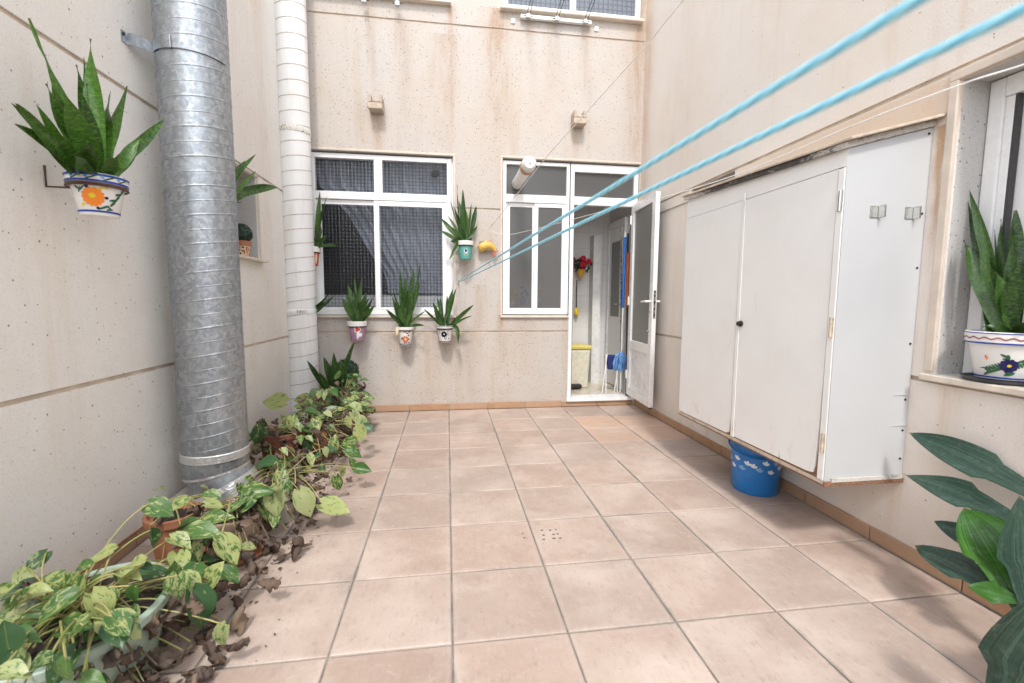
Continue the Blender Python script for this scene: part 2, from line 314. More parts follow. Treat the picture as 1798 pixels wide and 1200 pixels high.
M['dry_vine'] = plain('dry vine', (.14, .095, .06), .8, var=.4)
M['soil'] = plain('potting soil', (.035, .026, .02), .95, var=.5, vs=80, bump=.8, bs=90)
g = Nd('boxwood leaf'); r = g.noise(g.pos(), 90, 2); M['box'] = g.fin(g.bsdf(g.mix(g.rng(r, .35, .65), (.008, .026, .018), (.03, .075, .045)), .45))
M['terracotta'] = plain('terracotta', (.36, .15, .08), .75, var=.22, vs=12, bump=.2)
M['terracotta_old'] = plain('weathered terracotta', (.44, .32, .25), .85, var=.35, vs=14, bump=.4)
M['brown_pot'] = plain('brown plastic pot', (.20, .075, .05), .45, var=.1)
M['pale_pot'] = plain('pale grey pot', (.50, .49, .44), .6, var=.2, vs=9)
M['green_planter'] = plain('pale green planter', (.36, .45, .37), .5, var=.12)
def glaze(n, c, r=.16): return plain(n, c, r, var=.05, vs=8)
M['glaze_white'] = glaze('white glaze', (.78, .77, .74)); M['p_blue'] = glaze('blue glaze', (.025, .06, .33)); M['p_navy'] = glaze('navy glaze', (.006, .006, .075)); M['p_orange'] = glaze('orange glaze', (.85, .24, .025))
M['p_green'] = glaze('green glaze', (.025, .11, .05)); M['p_yellow'] = glaze('yellow glaze', (.75, .55, .03)); M['p_mauve'] = glaze('mauve glaze', (.33, .11, .13)); M['p_sky'] = glaze('sky blue glaze', (.12, .40, .72)); M['p_red'] = glaze('red glaze', (.62, .07, .04))
M['p_pink'] = glaze('pink glaze', (.60, .16, .13)); M['turquoise'] = glaze('turquoise paint', (.13, .42, .36), .5); M['lilac'] = glaze('lilac paint', (.40, .22, .36), .5); M['p_cream'] = glaze('cream', (.70, .55, .36), .5); M['p_black'] = glaze('black glaze', (.012, .012, .03)); M['p_brown'] = glaze('dark brown glaze', (.20, .08, .05), .6)
M['saucer'] = plain('dark plastic saucer', (.045, .05, .06), .4)
g = Nd('blue rope'); U, V, _ = g.sep(g.tc('UV'))
tw = g.math('ABSOLUTE', g.math('SUBTRACT', g.math('FRACT', g.math('ADD', g.math('MULTIPLY', V, 1), g.math('MULTIPLY', U, 3))), .5))
M['rope'] = g.fin(g.bsdf(g.mix(g.rng(tw, .12, .42), (.20, .62, .84), (.40, .82, .95)), .4, 0, g.bump(tw, .35, .002)))
M['cord'] = plain('white cord', (.84, .83, .80), .5)
M['bucket'] = plain('blue plastic bucket', (.018, .175, .50), .33, var=.05)
M['bucket_print'] = plain('white print', (.70, .75, .80), .5)
M['bucket_outline'] = plain('pale outline print', (.22, .38, .62), .5)
M['toy_yellow'] = plain('yellow painted clay', (.66, .42, .09), .5, var=.15, vs=60); M['toy_red'] = plain('red painted clay', (.62, .12, .09), .5); M['toy_grey'] = plain('grey clay', (.10, .12, .12), .5)
M['corbel'] = plain('concrete corbel', (.47, .39, .31), .85, var=.15, bump=.3)
M['cream_bin'] = plain('cream bin', (.66, .63, .50), .4); M['yellow_lid'] = plain('yellow lid', (.66, .56, .16), .4); M['mop'] = plain('blue mop', (.16, .34, .66), .9, var=.5, vs=120); M['p_blue2'] = plain('blue plastic', (.02, .15, .50), .35); M['navy_cloth'] = plain('navy cloth', (.02, .03, .14), .9); M['orange_pl'] = plain('orange plastic', (.75, .17, .03), .4); M['rose'] = plain('red petals', (.55, .02, .045), .6); M['rosegreen'] = plain('dark stem leaves', (.012, .05, .015), .5); M['wicker'] = plain('yellow basket', (.62, .36, .06), .7, var=.4, vs=70); M['yellow_pl'] = plain('yellow plastic', (.78, .56, .02), .4)
M['sticker'] = plain('label sticker', (.68, .66, .62), .5); M['ink'] = plain('print ink', (.08, .08, .08), .6)

# ------------------------------------------------------------------ object helpers
def W0(o):
    v = Vector((0, 0, 0))
    while o is not None: v = v + o.location; o = o.parent
    return v
def link(name, me, parent=None):
    o = bpy.data.objects.new(name, me); C.objects.link(o)
    if parent is not None: o.parent = parent
    return o
def thing(name, label, cat, loc=(0, 0, 0), group=None):
    o = link(name, None); o.location = loc; o.empty_display_size = .05; tag(o, label, cat, group); return o
def tag(o, label, cat, group=None):
    o['label'] = label; o['category'] = cat
    if group: o['group'] = group
    return o
class MB:
    def __init__(s): s.v = []; s.f = []; s.uv = []; s.has = False
    def face(s, pts, uv=None):
        i = len(s.v); s.v += [tuple(p) for p in pts]; s.f.append(tuple(range(i, i+len(pts))))
        s.uv.append(uv or [(0, 0)]*len(pts)); s.has = s.has or uv is not None
    def grid(s, rows, uvs=None, closed=False):
        """rows: list of rows of points, shared vertices"""
        i = len(s.v); n = len(rows[0])
        for r in rows: s.v += [tuple(p) for p in r]
        for a in range(len(rows)-1):
            for b in range(n if closed else n-1):
                b2 = (b+1) % n
                s.f.append((i+a*n+b, i+a*n+b2, i+(a+1)*n+b2, i+(a+1)*n+b))
                if uvs: s.uv.append([uvs[a][b], uvs[a][b+1], uvs[a+1][b+1], uvs[a+1][b]]); s.has = True
                else: s.uv.append([(0, 0)]*4)
        return s
    def box(s, x0, x1, y0, y1, z0, z1):
        i = len(s.v); s.v += [(x, y, z) for z in (z0, z1) for y in (y0, y1) for x in (x0, x1)]
        for f in ((0, 2, 3, 1), (4, 5, 7, 6), (0, 1, 5, 4), (2, 6, 7, 3), (0, 4, 6, 2), (1, 3, 7, 5)):
            s.f.append(tuple(i+k for k in f)); s.uv.append([(0, 0)]*4)
        return s
    def hexa(s, p):  # 8 corner points ordered as in box
        i = len(s.v); s.v += [tuple(q) for q in p]
        for f in ((0, 2, 3, 1), (4, 5, 7, 6), (0, 1, 5, 4), (2, 6, 7, 3), (0, 4, 6, 2), (1, 3, 7, 5)):
            s.f.append(tuple(i+k for k in f)); s.uv.append([(0, 0)]*4)
        return s
    def obox(s, O, A, B, Cc, a0, a1, b0, b1, c0, c1):
        return s.hexa([O + A*a + B*b + Cc*c for c in (c0, c1) for b in (b0, b1) for a in (a0, a1)])
    def tube(s, path, r, n=8, cap=True, uvk=None):
        path = [Vector(p) for p in path]; rows = []; uvs = []; L = 0
        ref = Vector((.123, .317, 1)).normalized()
        for k, p in enumerate(path):
            t = (path[min(k+1, len(path)-1)] - path[max(k-1, 0)]).normalized()
            a = t.cross(ref)
            if a.length < .1: a = t.cross(Vector((1, 0, .1)))
            a.normalize(); b = t.cross(a); rr = r[k] if isinstance(r, (list, tuple)) else r
            rows.append([p + a*(rr*math.cos(2*PI*j/n)) + b*(rr*math.sin(2*PI*j/n)) for j in range(n)])
            if k: L += (p-path[k-1]).length
            if uvk: uvs.append([(j/n, L/uvk) for j in range(n+1)])
        i = len(s.v); s.grid(rows, uvs if uvk else None, closed=True)
        if cap:
            s.f.append(tuple(i+j for j in range(n))[::-1]); s.uv.append([(0, 0)]*n)
            e = i+(len(rows)-1)*n; s.f.append(tuple(e+j for j in range(n))); s.uv.append([(0, 0)]*n)
        return s
    def lathe(s, prof, n=32, c=(0, 0, 0), sx=1, sy=1):
        rows = [[(c[0]+r*sx*math.cos(2*PI*j/n), c[1]+r*sy*math.sin(2*PI*j/n), c[2]+z) for j in range(n)] for r, z in prof]
        i = len(s.v); s.grid(rows, None, closed=True)
        if prof[0][0] > 1e-4: s.f.append(tuple(i+j for j in range(n))[::-1]); s.uv.append([(0, 0)]*n)
        e = i+(len(rows)-1)*n
        if prof[-1][0] > 1e-4: s.f.append(tuple(e+j for j in range(n))); s.uv.append([(0, 0)]*n)
        return s
    def ball(s, c, r, n=10, sq=(1, 1, 1)):
        rows = []
        for a in range(n+1):
            th = PI*a/n
            rows.append([(c[0]+r*sq[0]*max(math.sin(th), .001)*math.cos(2*PI*j/(2*n)), c[1]+r*sq[1]*max(math.sin(th), .001)*math.sin(2*PI*j/(2*n)), c[2]-r*sq[2]*math.cos(th)) for j in range(2*n)])
        return s.grid(rows, None, closed=True)
    def mesh(s, name, off=Vector((0, 0, 0)), smooth=False):
        me = bpy.data.meshes.new(name); me.from_pydata([(a-off[0], b-off[1], c-off[2]) for a, b, c in s.v], [], s.f)
        if s.has:
            l = me.uv_layers.new(name='UVMap')
            k = 0
            for u in s.uv:
                for q in u: l.data[k].uv = q; k += 1
        if smooth: me.polygons.foreach_set('use_smooth', [True]*len(me.polygons))
        bm = bmesh.new(); bm.from_mesh(me); bmesh.ops.recalc_face_normals(bm, faces=bm.faces); bm.to_mesh(me); bm.free()
        me.update(); return me
    def build(s, name, mt, parent=None, smooth=False, bevel=0, solo=False):
        off = W0(parent) if parent is not None else Vector((0, 0, 0))
        me = s.mesh(name, off, smooth); me.materials.append(M[mt] if isinstance(mt, str) else mt)
        o = link(name, me, parent)
        if smooth: autosmooth(me)
        if bevel:
            b = o.modifiers.new('bevel', 'BEVEL'); b.width = bevel; b.segments = 2; b.limit_method = 'ANGLE'; b.angle_limit = R_(40)
        return o
def autosmooth(me, ang=40):
    bm = bmesh.new(); bm.from_mesh(me); a = R_(ang)
    for e in bm.edges:
        if len(e.link_faces) == 2 and e.calc_face_angle(0) > a: e.smooth = False
    bm.to_mesh(me); bm.free()
def struct(o): o['kind'] = 'structure'; return o
def solo(mb, name, mt, label, cat, loc, group=None, **k):
    """a thing that is one mesh, with its origin at loc"""
    me = mb.mesh(name, Vector(loc), k.get('smooth', False)); me.materials.append(M[mt]); o = link(name, me); o.location = loc
    if k.get('smooth'): autosmooth(me)
    return tag(o, label, cat, group)

XL, XR, YB = -1.45, 2.035, 4.66

# ------------------------------------------------------------------ ground, floor and its tiles
struct(MB().box(-60, 60, -60, 60, -.30, -.12).build('ground', 'grout'))
floor = struct(MB().box(-1.75, 2.30, -6.0, 4.9, -.119, -.0075).build('patio_floor', 'grout'))
tile_cache = {}
def tile_mesh(w, d, mt):
    key = (round(w, 3), round(d, 3), mt)
    if key in tile_cache: return tile_cache[key]
    g_ = .0036; c = .004; m = MB()
    def ring(k, z): return [(-w/2+g_+k, -d/2+g_+k, z), (w/2-g_-k, -d/2+g_+k, z), (w/2-g_-k, d/2-g_-k, z), (-w/2+g_+k, d/2-g_-k, z)]
    a, b, t, u = ring(0, -.02), ring(0, -.0032), ring(c, -.0006), ring(c*3, 0)
    for q, r in ((a, b), (b, t), (t, u)):
        for j in range(4): m.face([q[j], q[(j+1) % 4], r[(j+1) % 4], r[j]])
    m.face(u)
    me = m.mesh('floor_tile'); me.materials.append(M[mt]); tile_cache[key] = me; return me
new_tiles = {(3, 7), (4, 7), (3, 6), (4, 6)}
for k in range(-4, 8):
    for i in range(-4, 5):
        x0 = .009+.4*i; x1 = x0+.4; y0 = 1.425+.4*k; y1 = y0+.4
        if i == -4: x0 = -1.44
        if i == 4: x1 = 2.022
        if k == 7: y1 = 4.645
        mt = 'tile'
        if i == 3 or i == 4:
            if k in (5, 6): mt = 'tile_new'
        o = link('floor_tile', tile_mesh(x1-x0, y1-y0, mt), floor)
        o.location = ((x0+x1)/2, (y0+y1)/2, random.uniform(-.0012, .0008)); o.rotation_euler = (random.gauss(0, .0012), random.gauss(0, .0012), random.gauss(0, .0012))
        if mt == 'tile_new': o['label'] = 'newer orange tile'
struct(MB().box(-1.75, 2.30, -6.0, -.3, -.0075, -.004).build('terrace_floor', 'tile'))

# ------------------------------------------------------------------ walls: backing with joints + render panels
class Wall:
    def __init__(s, name, label, O, A, N, mt, u0, u1, bands, opens, depth=.10, reveal='reveal', vsplit=None, gap=.020):
        s.O, s.A, s.N = Vector(O), Vector(A), Vector(N); s.opens = opens
        Zv = Vector((0, 0, 1)); P = lambda u, v, d: s.O + s.A*u + Zv*v + s.N*d
        s.P = P
        s.root = thing(name, label, 'wall', P(u0, 0, 0))
        us = sorted({u0, u1} | {o[0] for o in opens} | {o[1] for o in opens}); us = [u for u in us if u0 <= u <= u1]
        vs = sorted({0, bands[-1][1]} | {o[2] for o in opens} | {o[3] for o in opens})
        def inside(u, v): return any(o[0] < u < o[1] and o[2] < v < o[3] for o in opens)
        b = MB()
        for i in range(len(us)-1):
            for j in range(len(vs)-1):
                if not inside((us[i]+us[i+1])/2, (vs[j]+vs[j+1])/2):
                    b.face([P(us[i], vs[j], -.010), P(us[i+1], vs[j], -.010), P(us[i+1], vs[j+1], -.010), P(us[i], vs[j+1], -.010)])
        b.build('joint_mortar', 'joint', s.root)
        for (a, c, z0, z1, *dd) in opens:
            D = dd[0] if dd else depth; m = MB()
            q = [(a, z0), (c, z0), (c, z1), (a, z1)]
            for j in range(4):
                e, f = q[j], q[(j+1) % 4]; m.face([P(*e, -.010), P(*f, -.010), P(*f, -D), P(*e, -D)])
            m.build('opening_reveal', reveal, s.root)
        for bi, (z0, z1) in enumerate(bands):
            m = MB(); h = gap/2
            a0, a1 = z0+(h if bi else 0), z1-(h if bi < len(bands)-1 else 0)
            splits = [u0] + (vsplit.get(bi, []) if vsplit else []) + [u1]
            for si in range(len(splits)-1):
                m = MB(); c0, c1 = splits[si]+(.003 if si else 0), splits[si+1]-(.003 if si < len(splits)-2 else 0)
                U = sorted({c0, c1} | {u for o in opens for u in o[:2] if c0 < u < c1}); V = sorted({a0, a1} | {v for o in opens for v in o[2:4] if a0 < v < a1})
                ok = lambda i, j: 0 <= i < len(U)-1 and 0 <= j < len(V)-1 and not inside((U[i]+U[i+1])/2, (V[j]+V[j+1])/2)
                for i in range(len(U)-1):
                    for j in range(len(V)-1):
                        if not ok(i, j): continue
                        ua, ub, va, vb = U[i], U[i+1], V[j], V[j+1]
                        m.face([P(ua, va, 0), P(ub, va, 0), P(ub, vb, 0), P(ua, vb, 0)])
                        for di, dj, e in ((-1, 0, [(ua, va), (ua, vb)]), (1, 0, [(ub, va), (ub, vb)]), (0, -1, [(ua, va), (ub, va)]), (0, 1, [(ua, vb), (ub, vb)])):
                            if not ok(i+di, j+dj): m.face([P(*e[0], 0), P(*e[1], 0), P(*e[1], -.010), P(*e[0], -.010)])
                m.build('render_panel', mt, s.root)
W1 = (-1.30, .065, .985, 2.56); W2 = (.565, 1.275, .985, 2.57)
back = Wall('rendered_wall', 'pinkish beige rendered back wall holding the two windows and the open glazed door', (0, YB, 0), (1, 0, 0), (0, -1, 0), 'render_back', XL, XR,
    [(0, .815), (.815, 2.06), (2.06, 3.79), (3.79, 6.2)], [W1, W2, (1.275, 2.02, .06, 2.57), (-1.30, .047, 3.985, 5.3), (.56, 1.985, 3.985, 5.3)], .09, vsplit={0: [.085]})
left = Wall('rendered_wall', 'greyish speckled rendered wall on the left behind the galvanised duct', (XL, 0, 0), (0, 1, 0), (1, 0, 0), 'render_left', .3, YB,
    [(0, .80), (.80, 2.10), (2.10, 4.5)], [(2.95, 3.81, 1.45, 2.07, .24)], .24)
right = Wall('rendered_wall', 'beige speckled rendered wall on the right behind the white cabinet', (XR, 0, 0), (0, 1, 0), (-1, 0, 0), 'render_right', -.6, YB,
    [(0, .82), (.82, 2.085), (2.085, 4.6)], [(.15, 1.61, .85, 2.035, .20), (3.05, 3.64, 2.005, 2.085-.006, .05)], .20)
MB().box(XR+.048, XR+.060, 3.04, 3.65, 1.99, 2.1).build('recess_back', 'grey_reveal', right.root)
MB().box(XR-.004, XR+.02, 3.0, YB-.01, 1.982, 1.992).build('joint_mortar', 'grey_reveal', right.root)
# smooth plaster band round the right-hand window
m = MB(); m.box(XR-.012, XR+.005, 1.613, 1.648, .86, 2.038).build('window_surround', 'plaster', right.root, bevel=.004)
m = MB(); m.box(XR-.012, XR+.005, .1, 1.648, 2.0385, 2.0765).build('window_surround', 'plaster', right.root, bevel=.004)
# plaster edging of the back openings
for (a, c, z0, z1) in (W1, (.565, 2.02, .985, 2.57)):
    m = MB(); m.box(a-.022, c+(.022 if c < 1.9 else .012), YB-.007, YB+.03, z1+.003, z1+.024); m.build('window_surround', 'plaster', back.root, bevel=.003)
for (u, z0, z1) in ((.067, .985, 2.562), (.541, .985, 2.572)):
    MB().box(u, u+.022, YB-.007, YB+.03, z0, z1).build('window_surround', 'plaster', back.root, bevel=.003)
m = MB(); m.box(XL-.003, XL+.007, 3.813, 3.84, 1.45, 2.09); m.build('window_surround', 'plaster', left.root, bevel=.003)
m = MB(); m.box(XL-.003, XL+.007, 2.9, 3.84, 2.0745, 2.094); m.build('window_surround', 'plaster', left.root, bevel=.003)

rear = thing('added_parapet', 'added parapet wall behind the viewpoint holding back low sky light', 'wall', (.3, -2.7, 0))  # added unseen wall, its height set to block low sky light
MB().box(-2.6, 3.2, -2.85, -2.7, -.1, 2.35).build('wall_body', 'render_right', rear)
MB().box(-2.63, 3.23, -2.88, -2.67, 2.3505, 2.40).build('coping', 'marble', rear)
# skirting tiles
def skirt(parent, P, u0, u1, along, h=.068):
    u = u0
    while u < u1-.02:
        e = min(u+.4, u1); m = MB(); a, b = u+.003, e-.003
        if along == 'X': m.box(a, b, YB-.012, YB-.0005, .0, h)
        else:
            x = XR if P > 0 else XL; s = -1 if P > 0 else 1
            m.box(min(x+s*.012, x+s*.0005), max(x+s*.012, x+s*.0005), a, b, 0, h)
        o = m.build('skirting_tile', 'skirt', parent, bevel=.002); u = e
skirt(back.root, 0, .009-1.2, 1.609-.4, 'X'); skirt(back.root, 0, 1.209, 2.02, 'X', .056)
skirt(right.root, 1, -.175, 4.625+.02, 'Y'); skirt(left.root, -1, .625, 4.62, 'Y')
MB().box(XL+.0125, XL+.0165, .7, 2.32, .070, .076).build('rusty_trim', 'rust', left.root)

# ------------------------------------------------------------------ windows and door in the back wall
def bar(m, x0, x1, z0, z1, y0, y1): m.box(x0, x1, y0, y1, z0, z1)
def ringf(m, x0, x1, z0, z1, t, y0, y1, tb=None):
    tb = tb or t
    bar(m, x0, x0+t, z0, z1, y0, y1); bar(m, x1-t, x1, z0, z1, y0, y1); bar(m, x0+t, x1-t, z1-t, z1, y0, y1); bar(m, x0+t, x1-t, z0, z0+tb, y0, y1)
def pane(x0, x1, z0, z1, y, mt, parent, t=.006):
    return MB().box(x0-.004, x1+.004, y, y+t, z0-.004, z1+.004).build('pane', mt, parent)
w = thing('window', 'white framed four pane window with square patterned glass and a dark curtain behind', 'window', (-.62, YB, .985))
m = MB(); ringf(m, -1.298, .05, .99, 2.545, .045, 4.686, 4.748); bar(m, -1.253, .005, 2.115, 2.188, 4.686, 4.746); bar(m, -.702, -.622, 2.188, 2.5, 4.688, 4.746); m.build('frame', 'alu', w, bevel=.004)
MB().box(.052, .0645, 4.70, 4.746, .985, 2.558).build('frame_trim', 'alu', w)
for (a, c, y) in ((-1.253, -.655, 4.712), (-.712, .005, 4.692)):
    m = MB(); ringf(m, a, c, 1.037, 2.113, .05 if y < 4.7 else .045, y, y+.018, .026); s_ = m.build('sash', 'alu', w, bevel=.003)
    MB().box(a+.04, c-.04, y+.007, y+.012, 1.06, 2.07).build('pane', 'grid_glass', s_)
pane(-1.253, -.702, 2.188, 2.5, 4.714, 'grid_glass', w); pane(-.622, .005, 2.188, 2.5, 4.714, 'grid_glass', w)
m = MB(); m.lathe([(.0, 0), (.040, 0), (.042, .004), (.042, .012), (.034, .014), (.0, .011)], 28)
m.v = [(-.108+x, 4.7125-z, 2.405+y) for x, y, z in m.v]; m.build('vent_disc', 'black', w, smooth=True)
for k in range(5): MB().box(-.137, -.079, 4.694, 4.700, 2.378+k*.0125, 2.381+k*.0125).build('vent_slat', 'alu_dark', w)
MB().box(-1.32, .085, 4.628, 4.75, .962, .984).build('sill', 'marble', w, bevel=.004)

w2 = thing('window', 'white narrow sliding window with frosted panes beside the open door', 'window', (.92, YB, .985))
m = MB(); ringf(m, .572, 1.272, .995, 2.555, .034, 4.684, 4.748); bar(m, .606, 1.238, 2.145, 2.225, 4.684, 4.746); m.build('frame', 'alu', w2, bevel=.004)
for (a, c, y) in ((.606, .925, 4.712), (.900, 1.238, 4.692)):
    m = MB(); ringf(m, a, c, 1.03, 2.144, .042, y, y+.018, .03); s_ = m.build('sash', 'alu', w2, bevel=.003)
    MB().box(a+.036, c-.036, y+.007, y+.012, 1.05, 2.11).build('pane', 'frost', s_)
pane(.606, 1.238, 2.225, 2.521, 4.714, 'frost', w2)
MB().box(.545, 1.272, 4.632, 4.75, .962, .984).build('sill', 'marble', w2, bevel=.004)
MB().box(.880, .900, 4.7085, 4.7115, 1.005, 1.012).build('latch', 'black', w2)

d = thing('glazed_door', 'white glazed door standing open outwards against the right wall', 'door', (1.975, 4.65, .09))
m = MB(); bar(m, 1.2755, 1.322, .095, 2.555, 4.684, 4.748); bar(m, 1.975, 2.018, .095, 2.555, 4.684, 4.748); bar(m, 1.322, 1.975, 2.475, 2.555, 4.684, 4.748); bar(m, 1.322, 1.975, 2.14, 2.225, 4.684, 4.746); m.build('frame', 'alu', d, bevel=.004)
pane(1.322, 1.975, 2.225, 2.475, 4.714, 'frost', d)
MB().box(1.262, 2.02, 4.622, 4.80, .058, .094).build('threshold', 'alu', d, bevel=.004)
MB().box(1.3225, 1.328, 4.69, 4.745, .096, 2.139).build('gasket', 'alu_dark', d); MB().box(1.969, 1.9745, 4.69, 4.745, .096, 2.139).build('gasket', 'alu_dark', d)
ang = R_(86.5); HA = Vector((-math.cos(ang), -math.sin(ang), 0)); HN = Vector((-math.sin(ang), math.cos(ang), 0)); HO = Vector((1.982, 4.655, 0)); Zv = Vector((0, 0, 1))
def db(m, s0, s1, t0, t1, z0, z1): return m.obox(HO, HA, HN, Zv, s0, s1, t0, t1, z0, z1)
m = MB(); db(m, 0, .075, 0, .042, .125, 2.145); db(m, .575, .655, 0, .042, .125, 2.145); db(m, .075, .575, 0, .042, 2.065, 2.145); db(m, .075, .575, 0, .042, .125, .215); db(m, .075, .575, 0, .042, .63, .725); leaf_ = m.build('door_leaf', 'alu', d, bevel=.004)
db(MB(), .071, .579, .016, .022, .722, 2.069).build('pane', 'frost_door', leaf_)
m = MB(); db(m, .0755, .5745, .010, .026, .2155, .6295); m.build('panel', 'alu', leaf_)
m = MB(); db(m, .077, .095, .0265, .036, .217, .628); db(m, .555, .573, .0265, .036, .217, .628); db(m, .0955, .5545, .0265, .036, .217, .235); db(m, .0955, .5545, .0265, .036, .610, .628); m.build('panel_moulding', 'alu', leaf_, bevel=.004)
m = MB(); db(m, .30, .42, .0265, .029, .275, .425); vg = m.build('vent_grille', 'white_plastic', leaf_)
for k in range(8): m = MB(); db(m, .308, .412, .0295, .033, .284+k*.0175, .292+k*.0175); m.build('grille_slat', 'alu', leaf_)
m = MB(); db(m, .655, .658, .010, .032, .98, 1.24); m.build('lock_plate', 'steel', leaf_)
for q in (1.0, 1.06, 1.12, 1.18, 1.22): m = MB(); db(m, .658, .660, .015, .027, q, q+.022); m.build('lock_slot', 'black', leaf_)
m = MB()
for sgn, t in ((1, .042), (-1, 0)):
    b0 = HO + HA*.612 + HN*t + Zv*1.14; m.tube([b0, b0+HN*(.045*sgn)], .011, 10); b1 = b0+HN*(.045*sgn); m.tube([b1, b1-HA*.03, b1-HA*.12 - Zv*.004], [.010, .0105, .008], 10)
m.build('handle', 'white_plastic', leaf_, smooth=True)
m = MB(); b0 = HO + HA*.612 + HN*.042 + Zv*1.045; m.tube([b0, b0+HN*.012], .014, 12); b0 = HO + HA*.60+HN*.042+Zv*.86; m.tube([b0, b0+HN*.022], .008, 10); m.build('lock_cylinder', 'steel', leaf_)
for z in (.3, 1.1, 1.95): m = MB(); m.tube([HO+HN*.046+HA*.004+Zv*z, HO+HN*.046+HA*.004+Zv*(z+.09)], .009, 10); m.build('hinge', 'alu', d)
m = MB(); db(m, .60, .65, .01, .03, .108, .1245); m.build('floor_bolt', 'dark_steel', leaf_)

# upper floor windows
for (a, c, mid_, lab) in ((-1.30, .047, -.62, 'white upper storey window at top left of the back wall with its sill cut by the frame'), (.56, 1.985, 1.27, 'white upper storey window at top right of the back wall with dark patterned panes')):
    u = thing('upper_window', lab, 'window', ((a+c)/2, YB, 3.985), 'upper storey windows')
    m = MB(); ringf(m, a+.004, c-.004, 3.99, 5.29, .05, 4.675, 4.745); bar(m, mid_-.03, mid_+.03, 4.04, 5.24, 4.672, 4.745); m.build('frame', 'alu', u, bevel=.004)
    pane(a+.054, mid_-.03, 4.04, 5.24, 4.71, 'grid_up', u); pane(mid_+.03, c-.054, 4.04, 5.24, 4.71, 'grid_up', u)
    MB().box(a-.03, c+.012, 4.60, 4.75, 3.955, 3.984).build('sill', 'marble', u, bevel=.008)
# drying racks below the upper sills
def rack(xs, z, lab, bar_=True):
    r = thing('drying_rack', lab, 'drying rack', (xs[0], YB, z), 'drying racks under the upper sills')
    if bar_:
        MB().box(xs[0]-.07, xs[-1]+.07, YB-.05, YB-.015, z-.012, z+.022).build('bar', 'white_plastic', r, bevel=.004)
        for x in (xs[0]-.16, xs[-1]+.115): MB().box(x, x+.04, YB-.012, YB-.0005, z-.05, z-.005).build('fixing_plate', 'white_plastic', r, bevel=.003)
    for x in xs:
        m = MB(); m.box(x-.022, x+.022, YB-.09, YB-.052, z-.03, z+.012).build('clamp', 'steel', r, bevel=.004)
        m = MB(); m.tube([(x-.045, YB-.07, z-.005), (x+.045, YB-.07, z-.005)], .004, 6); m.build('pin', 'dark_steel', r)
        for s in (-.014, .014):
            m = MB(); m.tube([(x+s, YB-.07, z), (x+s+.005, YB-.35, z+.06), (x+s+.02, YB-.9, z+.22)], .0032, 6); m.build('arm', 'dark_steel', r)
rack([.80, 1.085, 1.375], 3.90, 'white bar drying rack with three dark arms under the right upper window')
rack([-.74, -.44], 3.90, 'pair of small steel drying rack arms under the left upper window', False)
for i, (px, py, lab) in enumerate(((662, 186, 'small beige concrete corbel on the back wall above the big window'), (1013, 212, 'small beige concrete corbel on the back wall above the glazed door'))):
    p = at(px, py, Y=YB); c_ = thing('wall_corbel', lab, 'corbel', p, 'concrete corbels')
    m = MB(); m.box(p.x-.065, p.x+.065, YB-.13, YB-.0005, p.z-.075, p.z-.02); m.build('block', 'corbel', c_, bevel=.006)
    for s in (-1, 1): m = MB(); m.box(p.x+s*.0495-.015, p.x+s*.0495+.015, YB-.13, YB-.001, p.z-.0195, p.z+.055); m.build('cheek', 'corbel', c_, bevel=.008)
    m = MB(); m.tube([(p.x-.034, YB-.06, p.z+.015), (p.x+.034, YB-.06, p.z+.015)], .016, 12); m.build('roller', 'corbel', c_)

# flue through the window pane
fl = thing('flue_pipe', 'white round flue pipe with a rusty end cap sticking out of the narrow window', 'flue', (.72, 4.70, 2.335))
def along_y(prof, c, n=28):
    m = MB(); m.lathe(prof, n); m.v = [(c[0]+x, c[1]-z, c[2]+y) for x, y, z in m.v]; return m
along_y([(.055, -.015), (.055, .56)], (.72, 4.70, 2.335)).build('pipe', 'white_plastic', fl, smooth=True)
along_y([(.058, .5602), (.066, .563), (.066, .64), (.06, .644)], (.72, 4.70, 2.335)).build('rusty_collar', 'rusty_white', fl, smooth=True)
along_y([(.064, .6445), (.066, .66), (.063, .70), (.045, .722), (.012, .728), (.010, .738), (0, .739)], (.72, 4.70, 2.335)).build('cap', 'white_plastic', fl, smooth=True)

# ------------------------------------------------------------------ rooms behind the openings
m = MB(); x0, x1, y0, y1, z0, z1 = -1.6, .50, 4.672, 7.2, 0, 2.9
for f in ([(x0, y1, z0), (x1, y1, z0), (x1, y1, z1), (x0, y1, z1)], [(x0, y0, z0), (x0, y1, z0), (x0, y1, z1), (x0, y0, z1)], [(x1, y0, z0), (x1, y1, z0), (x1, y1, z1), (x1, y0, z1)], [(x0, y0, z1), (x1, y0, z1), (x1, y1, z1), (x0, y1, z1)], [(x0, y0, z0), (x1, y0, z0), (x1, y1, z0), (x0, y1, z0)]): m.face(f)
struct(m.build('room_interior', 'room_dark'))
KB = 5.62
m = MB(); m.face([(.51, KB, .09), (2.06, KB, .09), (2.06, KB, 2.9), (.51, KB, 2.9)]); m.face([(.51, 4.672, .09), (.51, KB, .09), (.51, KB, 2.9), (.51, 4.672, 2.9)]); struct(m.build('kitchen_wall', 'wall_tile'))
m = MB(); m.face([(2.06, 4.672, .09), (2.06, KB, .09), (2.06, KB, 2.9), (2.06, 4.672, 2.9)]); m.face([(.51, 4.672, 2.9), (2.06, 4.672, 2.9), (2.06, KB, 2.9), (.51, KB, 2.9)]); struct(m.build('kitchen_plaster', 'room_white'))
kf = struct(MB().box(.51, 2.06, 4.672, KB, .0, .082).build('kitchen_floor', 'grout'))
for i in range(5):
    for j in range(3):
        xa, ya = .52+i*.31, 4.81+j*.27; m = MB(); m.box(xa+.002, min(xa+.308, 2.055), ya+.002, ya+.268, .0822, .09); m.build('kitchen_tile', 'room_floor', kf)
